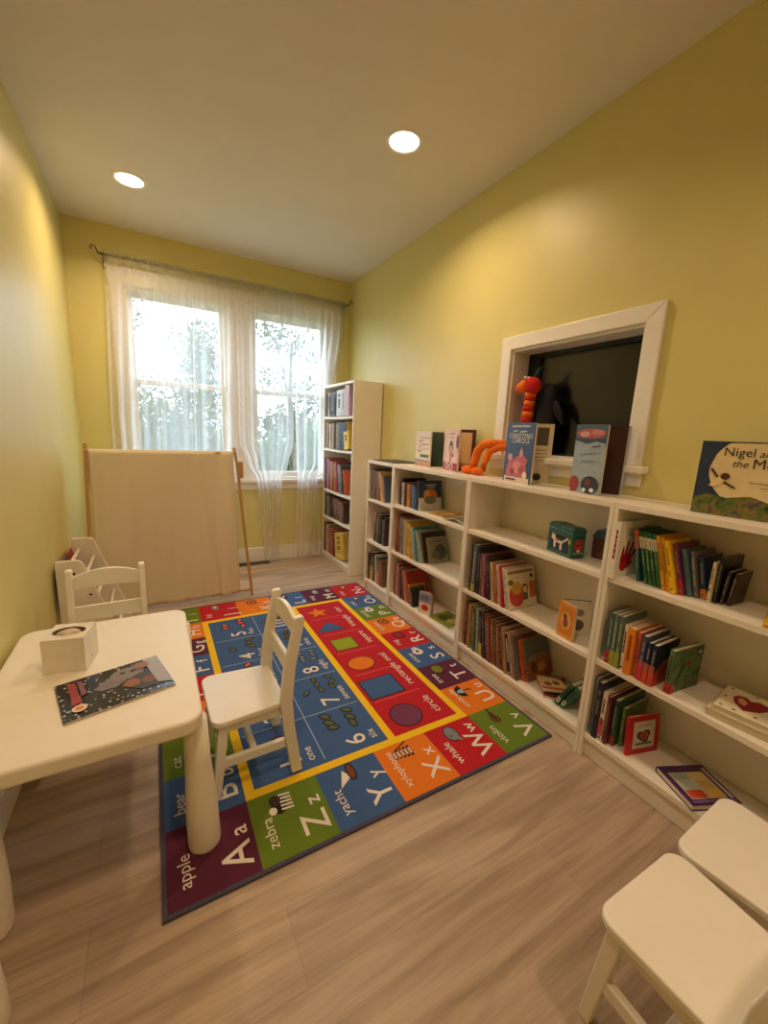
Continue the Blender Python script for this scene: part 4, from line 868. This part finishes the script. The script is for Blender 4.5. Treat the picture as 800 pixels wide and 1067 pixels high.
# loose pile at the right of the middle bookcase's bottom shelf
flat((.04, .212, BT), math.radians(-50), .10, .19, .010, (150, 60, 50), 'dark red booklet lying lowest in the loose pile', [('r',.05,.05,.95,.95,(130,70,60))], soft=True)
flat((.036, .220, BT+.030), math.radians(-38), .115, .135, .012, (206, 170, 130), 'pinkish picture booklet lying aslant on the loose pile', [('r',.02,.02,.98,.16,(196,90,60)), ('r',.04,.2,.96,.9,(222,200,150)), ('e',.3,.4,.16,.14,(150,90,56)), ('e',.65,.5,.14,.16,(120,84,50))], tilt=(math.radians(-7), 0), soft=True)
for i, (yy, lb) in enumerate(((.166, 'dark green paperback leaning right, left one of the green pair'), (.138, 'dark green paperback leaning right, right one of the green pair'))):
    b = make_book(.020, .150, .11, (40, 108, 72)); b.location = (.045, yy, BT+.0155); b.rotation_euler = (math.radians(28), 0, 0); b.location.z = BT+.001+.020*math.sin(math.radians(28))
    tag(b, lb, 'book', 'books in the middle wide bookcase')
    f = FL(spine_frame()); f.h = .0004; f.rect(.003, .02, .017, .045, ink((226, 220, 200))); f.rect(.003, .055, .017, .13, ink((24, 70, 48))); f.h = .0007; f.ell(.010, .033, .004, .007, ink((24, 30, 28)), 10); f.build('spine_marking', b)
# curled zebra striped magazine
mg = MB(); n = 16
rs = []
for i in range(n+1):
    u = i/n; yv = 1.02-.19*u; zz = .7815+.022*math.sin(PI*min(1, u*1.0))**1.3
    rs.append([(.02, yv, zz), (.02, yv, zz+.0022), (.155, yv-.01, zz+.0022), (.155, yv-.01, zz)])
mgo = tag(mg.rings(rs, paint((214, 206, 188), .4, .05)).build('magazine'), 'curled magazine with black and white stripes on the shelf edge', 'magazine')
q = MB()
for k in range(8):
    i0 = 4+k*1.4; us = [i0/n, (i0+.7)/n]
    P = []
    for u, xx in ((us[0], .022), (us[1], .022), (us[1]-.05, .15), (us[0]-.05, .15)):
        P.append((xx, 1.02-.19*u-.01*(xx-.02)/.135, .7815+.022*math.sin(PI*min(1, u))**1.3+.0030))
    q.add(P, [(0, 1, 2, 3)])
q.build('stripes', ink((24, 24, 26)), mgo)

# ------------------------------------------------------------------ boxes and toys on the shelves
tin = empty('tin_box', (.088, .336, .7808), math.atan2(-.151, -.038), label='teal lidded tin box with white cat picture on upper shelf', cat='box')
TG = paint((44, 96, 82), .3, .08, 30)
tbody = MB().box((0, 0, 0), (.156, .07, .112)).build('body', TG, tin, .004)
MB().rings([[(a, b, z) for a, b in rrect(-.001-0+i, -.001+i, .157-i, .071-i, .004, 3)] for i, z in ((0, .1125), (0, .122), (.008, .133), (.016, .135))], None, False).build('lid', TG, tin, .002)
MB().tube([(.05, .035, .1345), (.055, .035, .1385), (.10, .035, .1385), (.105, .035, .1345)], .003, 8).build('handle', paint((40, 60, 52), .4, .05), tin)
picture(tbody, 0, .112, .156, [('r',.12,.14,.90,.76,(26,30,34)), ('p',[(.28,.46),(.62,.42),(.66,.54),(.30,.60)],(232,222,206)), ('e',.26,.62,.09,.11,(236,226,210)), ('p',[(.18,.68),(.20,.80),(.25,.70)],(236,226,210)), ('p',[(.28,.70),(.33,.79),(.33,.66)],(236,226,210)), ('p',[(.28,.5),(.30,.22),(.38,.22),(.38,.5)],(232,222,206)), ('p',[(.52,.5),(.56,.2),(.64,.2),(.64,.5)],(232,222,206)), ('l',[(.64,.52),(.86,.74)],.008,(232,222,206)), ('e',.44,.56,.09,.05,(190,110,60)), ('e',.52,.4,.05,.04,(60,40,36)), ('e',.93,.62,.05,.1,(196,180,60)), ('r',.05,.84,.7,.88,(90,140,120))])
picture(tbody, 0, .112, .07, [('e',.5,.52,.34,.24,(150,34,34)), ('e',.5,.52,.28,.18,(186,60,50)), ('l',[(.3,.48),(.72,.58)],.006,(40,20,24)), ('r',.2,.8,.84,.87,(26,50,44)), ('r',.12,.18,.88,.23,(150,170,140)), ('e',.5,.3,.12,.05,(230,210,190))], lambda a, b, h: (.1562+h, a, b), 'end_picture')
t2 = empty('tin_box', (.172, .172, .7808), math.radians(-88), label='dark red tin box with blue roof lid behind the teal one', cat='box')
MB().box((0, 0, 0), (.115, .07, .092)).build('body', mottled('red_brown_print', [(96, 40, 34), (60, 56, 40), (120, 70, 50), (44, 40, 44)], 40), t2, .003)
MB().prism([(-.004, .092), (.119, .092), (.100, .126), (.015, .126)], -.004, .074, lambda a, b, h: (a, h, b)).build('lid', cover((60, 96, 124)), t2, .003)
bb = empty('board_book', (.018, 1.212, BT+.0008), math.atan2(-.07, .03), label='small round cornered board book with red circle, standing on bottom shelf', cat='book', group='open books on display')
poly = [(0, 0), (.094, 0)]+[(.064+.03*math.cos(PI/2*i/6), .118+.03*math.sin(PI/2*i/6)) for i in range(7)]+[(0, .148)]
for k in range(4):
    MB().prism(poly, .0, .005, lambda a, b, h: (a*(1-.02*k), h, b), None, False, Matrix.Translation((0, .0045*k, 0)) @ Matrix.Rotation(math.radians(6*k), 4, 'Z')).build('board_page', cover([(150, 160, 190), (226, 216, 200), (206, 130, 70), (180, 120, 70)][k]), bb)
picture(bb, 0, .148, .094, [('r',.02,.02,.96,.52,(226,210,196)), ('e',.5,.3,.30,.15,(190,60,44)), ('e',.5,.3,.16,.08,(160,44,36)), ('r',.1,.62,.8,.9,(110,116,150))])

# tissue box on the table
tx_ = empty('tissue_box', (-1.803, .640, .4812), math.radians(-11), label='white cube tissue box with oval opening on the white table', cat='box')
S_ = .114; n = 48; CARD = paint((230, 224, 212), .3, .03, 30)
def sqp(t, s=S_):
    c, q = math.cos(t), math.sin(t); k = (s/2)/max(abs(c), abs(q)); return S_/2+c*k, S_/2+q*k
def elp(t, k=1): return S_/2+.045*k*math.cos(t), S_/2+.033*k*math.sin(t)
T8 = [2*PI*j/n for j in range(n)]
m = MB(); m.rings([[(*sqp(t), 0) for t in T8], [(*sqp(t), S_) for t in T8], [(*elp(t), S_) for t in T8], [(*elp(t), S_-.0015) for t in T8], [(*sqp(t, S_-.003), S_-.0015) for t in T8], [(*sqp(t, S_-.003), .002) for t in T8]], None, False)
m.build('carton', CARD, tx_)
rr = random.Random(8); m = MB()
m.rings([[(S_/2+.05*k*math.cos(t)*(1+.2*math.sin(5*t+z*90)), S_/2+.036*k*math.sin(t)*(1+.2*math.cos(4*t+z*60)), z) for t in T8[::2]] for k, z in ((1.0, .02), (.95, .07), (.8, .098), (.55, .112), (.2, .119), (.03, .117))])
m.build('tissue', paint((214, 196, 172), .9, .06, 60), tx_)

# plush bird in the wall opening
PX = empty('plush_bird', (.335, .665, OZ0+.0125), label='long legged plush bird with red striped neck sitting in the wall opening', cat='plush toy')
def pl(x, y, z): return (x-.335, y-.665, z-OZ0-.0125)
ORP, REP, BLP = paint((232, 112, 24), .95, .12, 120, .4), paint((190, 26, 22), .95, .12, 120, .4), paint((13, 14, 18), .95, .2, 120, .4)
m = MB(); m.rings([[tuple(pl(.335+rx*math.cos(2*PI*j/20)+ox, .645+ry*math.sin(2*PI*j/20)+oy, z)) for j in range(20)] for z, rx, ry, ox, oy in ((1.199, .026, .045, 0, 0), (1.21, .036, .062, 0, 0), (1.28, .040, .075, 0, 0), (1.38, .038, .068, 0, -.003), (1.47, .034, .055, 0, -.008), (1.53, .028, .040, 0, -.01), (1.56, .012, .018, 0, -.01))])
m.build('body', BLP, PX)
MB().rings([[tuple(pl(.335+.014*s*math.cos(2*PI*j/12), y, z+.04*s*math.sin(2*PI*j/12))) for j in range(12)] for y, z, s in ((.60, 1.45, .7), (.565, 1.43, 1), (.535, 1.39, .8), (.52, 1.36, .3))]).build('wing', BLP, PX)
nk = [(.292, .715, 1.30), (.288, .712, 1.36), (.286, .708, 1.42), (.284, .702, 1.475), (.282, .698, 1.515)]
for i in range(8):
    def at(u):
        u *= 4; k = min(3, int(u)); t = u-k; return tuple(nk[k][q]+(nk[k+1][q]-nk[k][q])*t for q in range(3))
    MB().tube([pl(*at(i/8)), pl(*at((i+.5)/8)), pl(*at((i+1)/8))], [.027, .0295, .027], 16).build('neck_stripe', ORP if i % 2 else REP, PX)
m = MB(); m.ball(pl(.282, .690, 1.548), (.041, .045, .047)); HD = m.build('head', REP, PX)
MB().tube([pl(.280, .715, 1.553), pl(.276, .745, 1.550), pl(.272, .768, 1.538), pl(.270, .784, 1.518)], [.036, .033, .026, .009], 16).build('beak', ORP, HD)
for s in (-1, 1): MB().ball(pl(.272+.012*s-.012, .712, 1.588), .009, None, 10, 6).build('eye', paint((232, 200, 190), .5), HD)
MB().rings([[tuple(pl(.284+.012*s*math.cos(2*PI*j/10), y+.010*s*math.sin(2*PI*j/10), z)) for j in range(10)] for y, z, s in ((.685, 1.58, 1.0), (.672, 1.605, 1.2), (.655, 1.632, .8), (.645, 1.645, .2))]).build('crest', paint((28, 62, 70), .95, .15), HD)
def limb(pts, rad, nm): MB().tube([pl(*p) for p in pts], rad, 14).build(nm, ORP, PX)
limb([(.315, .72, 1.216), (.262, .74, 1.226), (.21, .775, 1.24), (.175, .83, 1.243), (.155, .880, 1.232), (.146, .915, 1.195), (.150, .938, 1.135), (.150, .950, 1.088)], [.022, .022, .022, .022, .024, .025, .024, .022], 'leg')
limb([(.320, .69, 1.214), (.262, .70, 1.224), (.215, .735, 1.228), (.185, .79, 1.222), (.172, .84, 1.20), (.165, .865, 1.15), (.155, .872, 1.09)], [.020, .020, .020, .020, .021, .021, .020], 'leg')
def foot(p0, p1, nm='foot'):
    a, b = Vector(p0), Vector(p1); MB().rings([[tuple(Vector(pl(*(a+(b-a)*u)))+Vector((.030*s*math.cos(2*PI*j/14)*abs((b-a).normalized().y)+0, .030*s*math.cos(2*PI*j/14)*abs((b-a).normalized().x), .0235*s*math.sin(2*PI*j/14)+.006))) for j in range(14)] for u, s in ((0, .3), (.08, .75), (.3, 1), (.65, 1), (.9, .75), (1, .25))]).build(nm, ORP, PX)
foot((.155, .935, 1.079), (.128, 1.02, 1.077)); foot((.160, .862, 1.079), (.120, .925, 1.077))
# books in the rack
for i, (yy, col, lb) in enumerate(((.03, (30, 34, 44), 'dark blue'), (.18, (70, 60, 56), 'brown'), (.33, (150, 40, 44), 'red'))):
    b = make_book(.010, .265, .13, col)
    b.rotation_euler = (math.radians(-15), 0, PI/2); b.location = (XL+.018+.060, 1.60+yy, .263)
    tag(b, '%s picture book, %s from the near side in the sloping rack' % (lb, ['first', 'second', 'third'][i]), 'book', 'books in the rack')
    picture(b, .010, .265, .13, [('r',.1,.1,.9,.6,(120,110,100)), ('r',.1,.7,.9,.85,(206,200,190))])
# ------------------------------------------------------------------ camera & view
cam = bpy.data.cameras.new('camera'); co = bpy.data.objects.new('camera', cam); COL.objects.link(co)
yaw, pit, rol = math.radians(-29.7516), math.radians(-10.9309), math.radians(2.6246)
fw = Vector((-math.sin(yaw)*math.cos(pit), math.cos(yaw)*math.cos(pit), math.sin(pit)))
rt = Vector((math.cos(yaw), math.sin(yaw), 0)); up = rt.cross(fw)
r2 = rt*math.cos(rol)+up*math.sin(rol); u2 = -rt*math.sin(rol)+up*math.cos(rol)
M = Matrix((r2, u2, -fw)).transposed().to_4x4(); M.translation = Vector((-1.4647, -.8579, 1.2677))
co.matrix_world = M
cam.sensor_fit = 'HORIZONTAL'; cam.sensor_width = 36; cam.lens = 36*421.3/800; cam.clip_start = .02
scene.camera = co
vs_ = scene.view_settings; vs_.view_transform = 'Standard'; vs_.look = 'None'; vs_.gamma = 1; vs_.use_curve_mapping = False
vs_.exposure = -0.10
scene.cycles.max_bounces = 12; scene.cycles.diffuse_bounces = 6; scene.cycles.transparent_max_bounces = 24
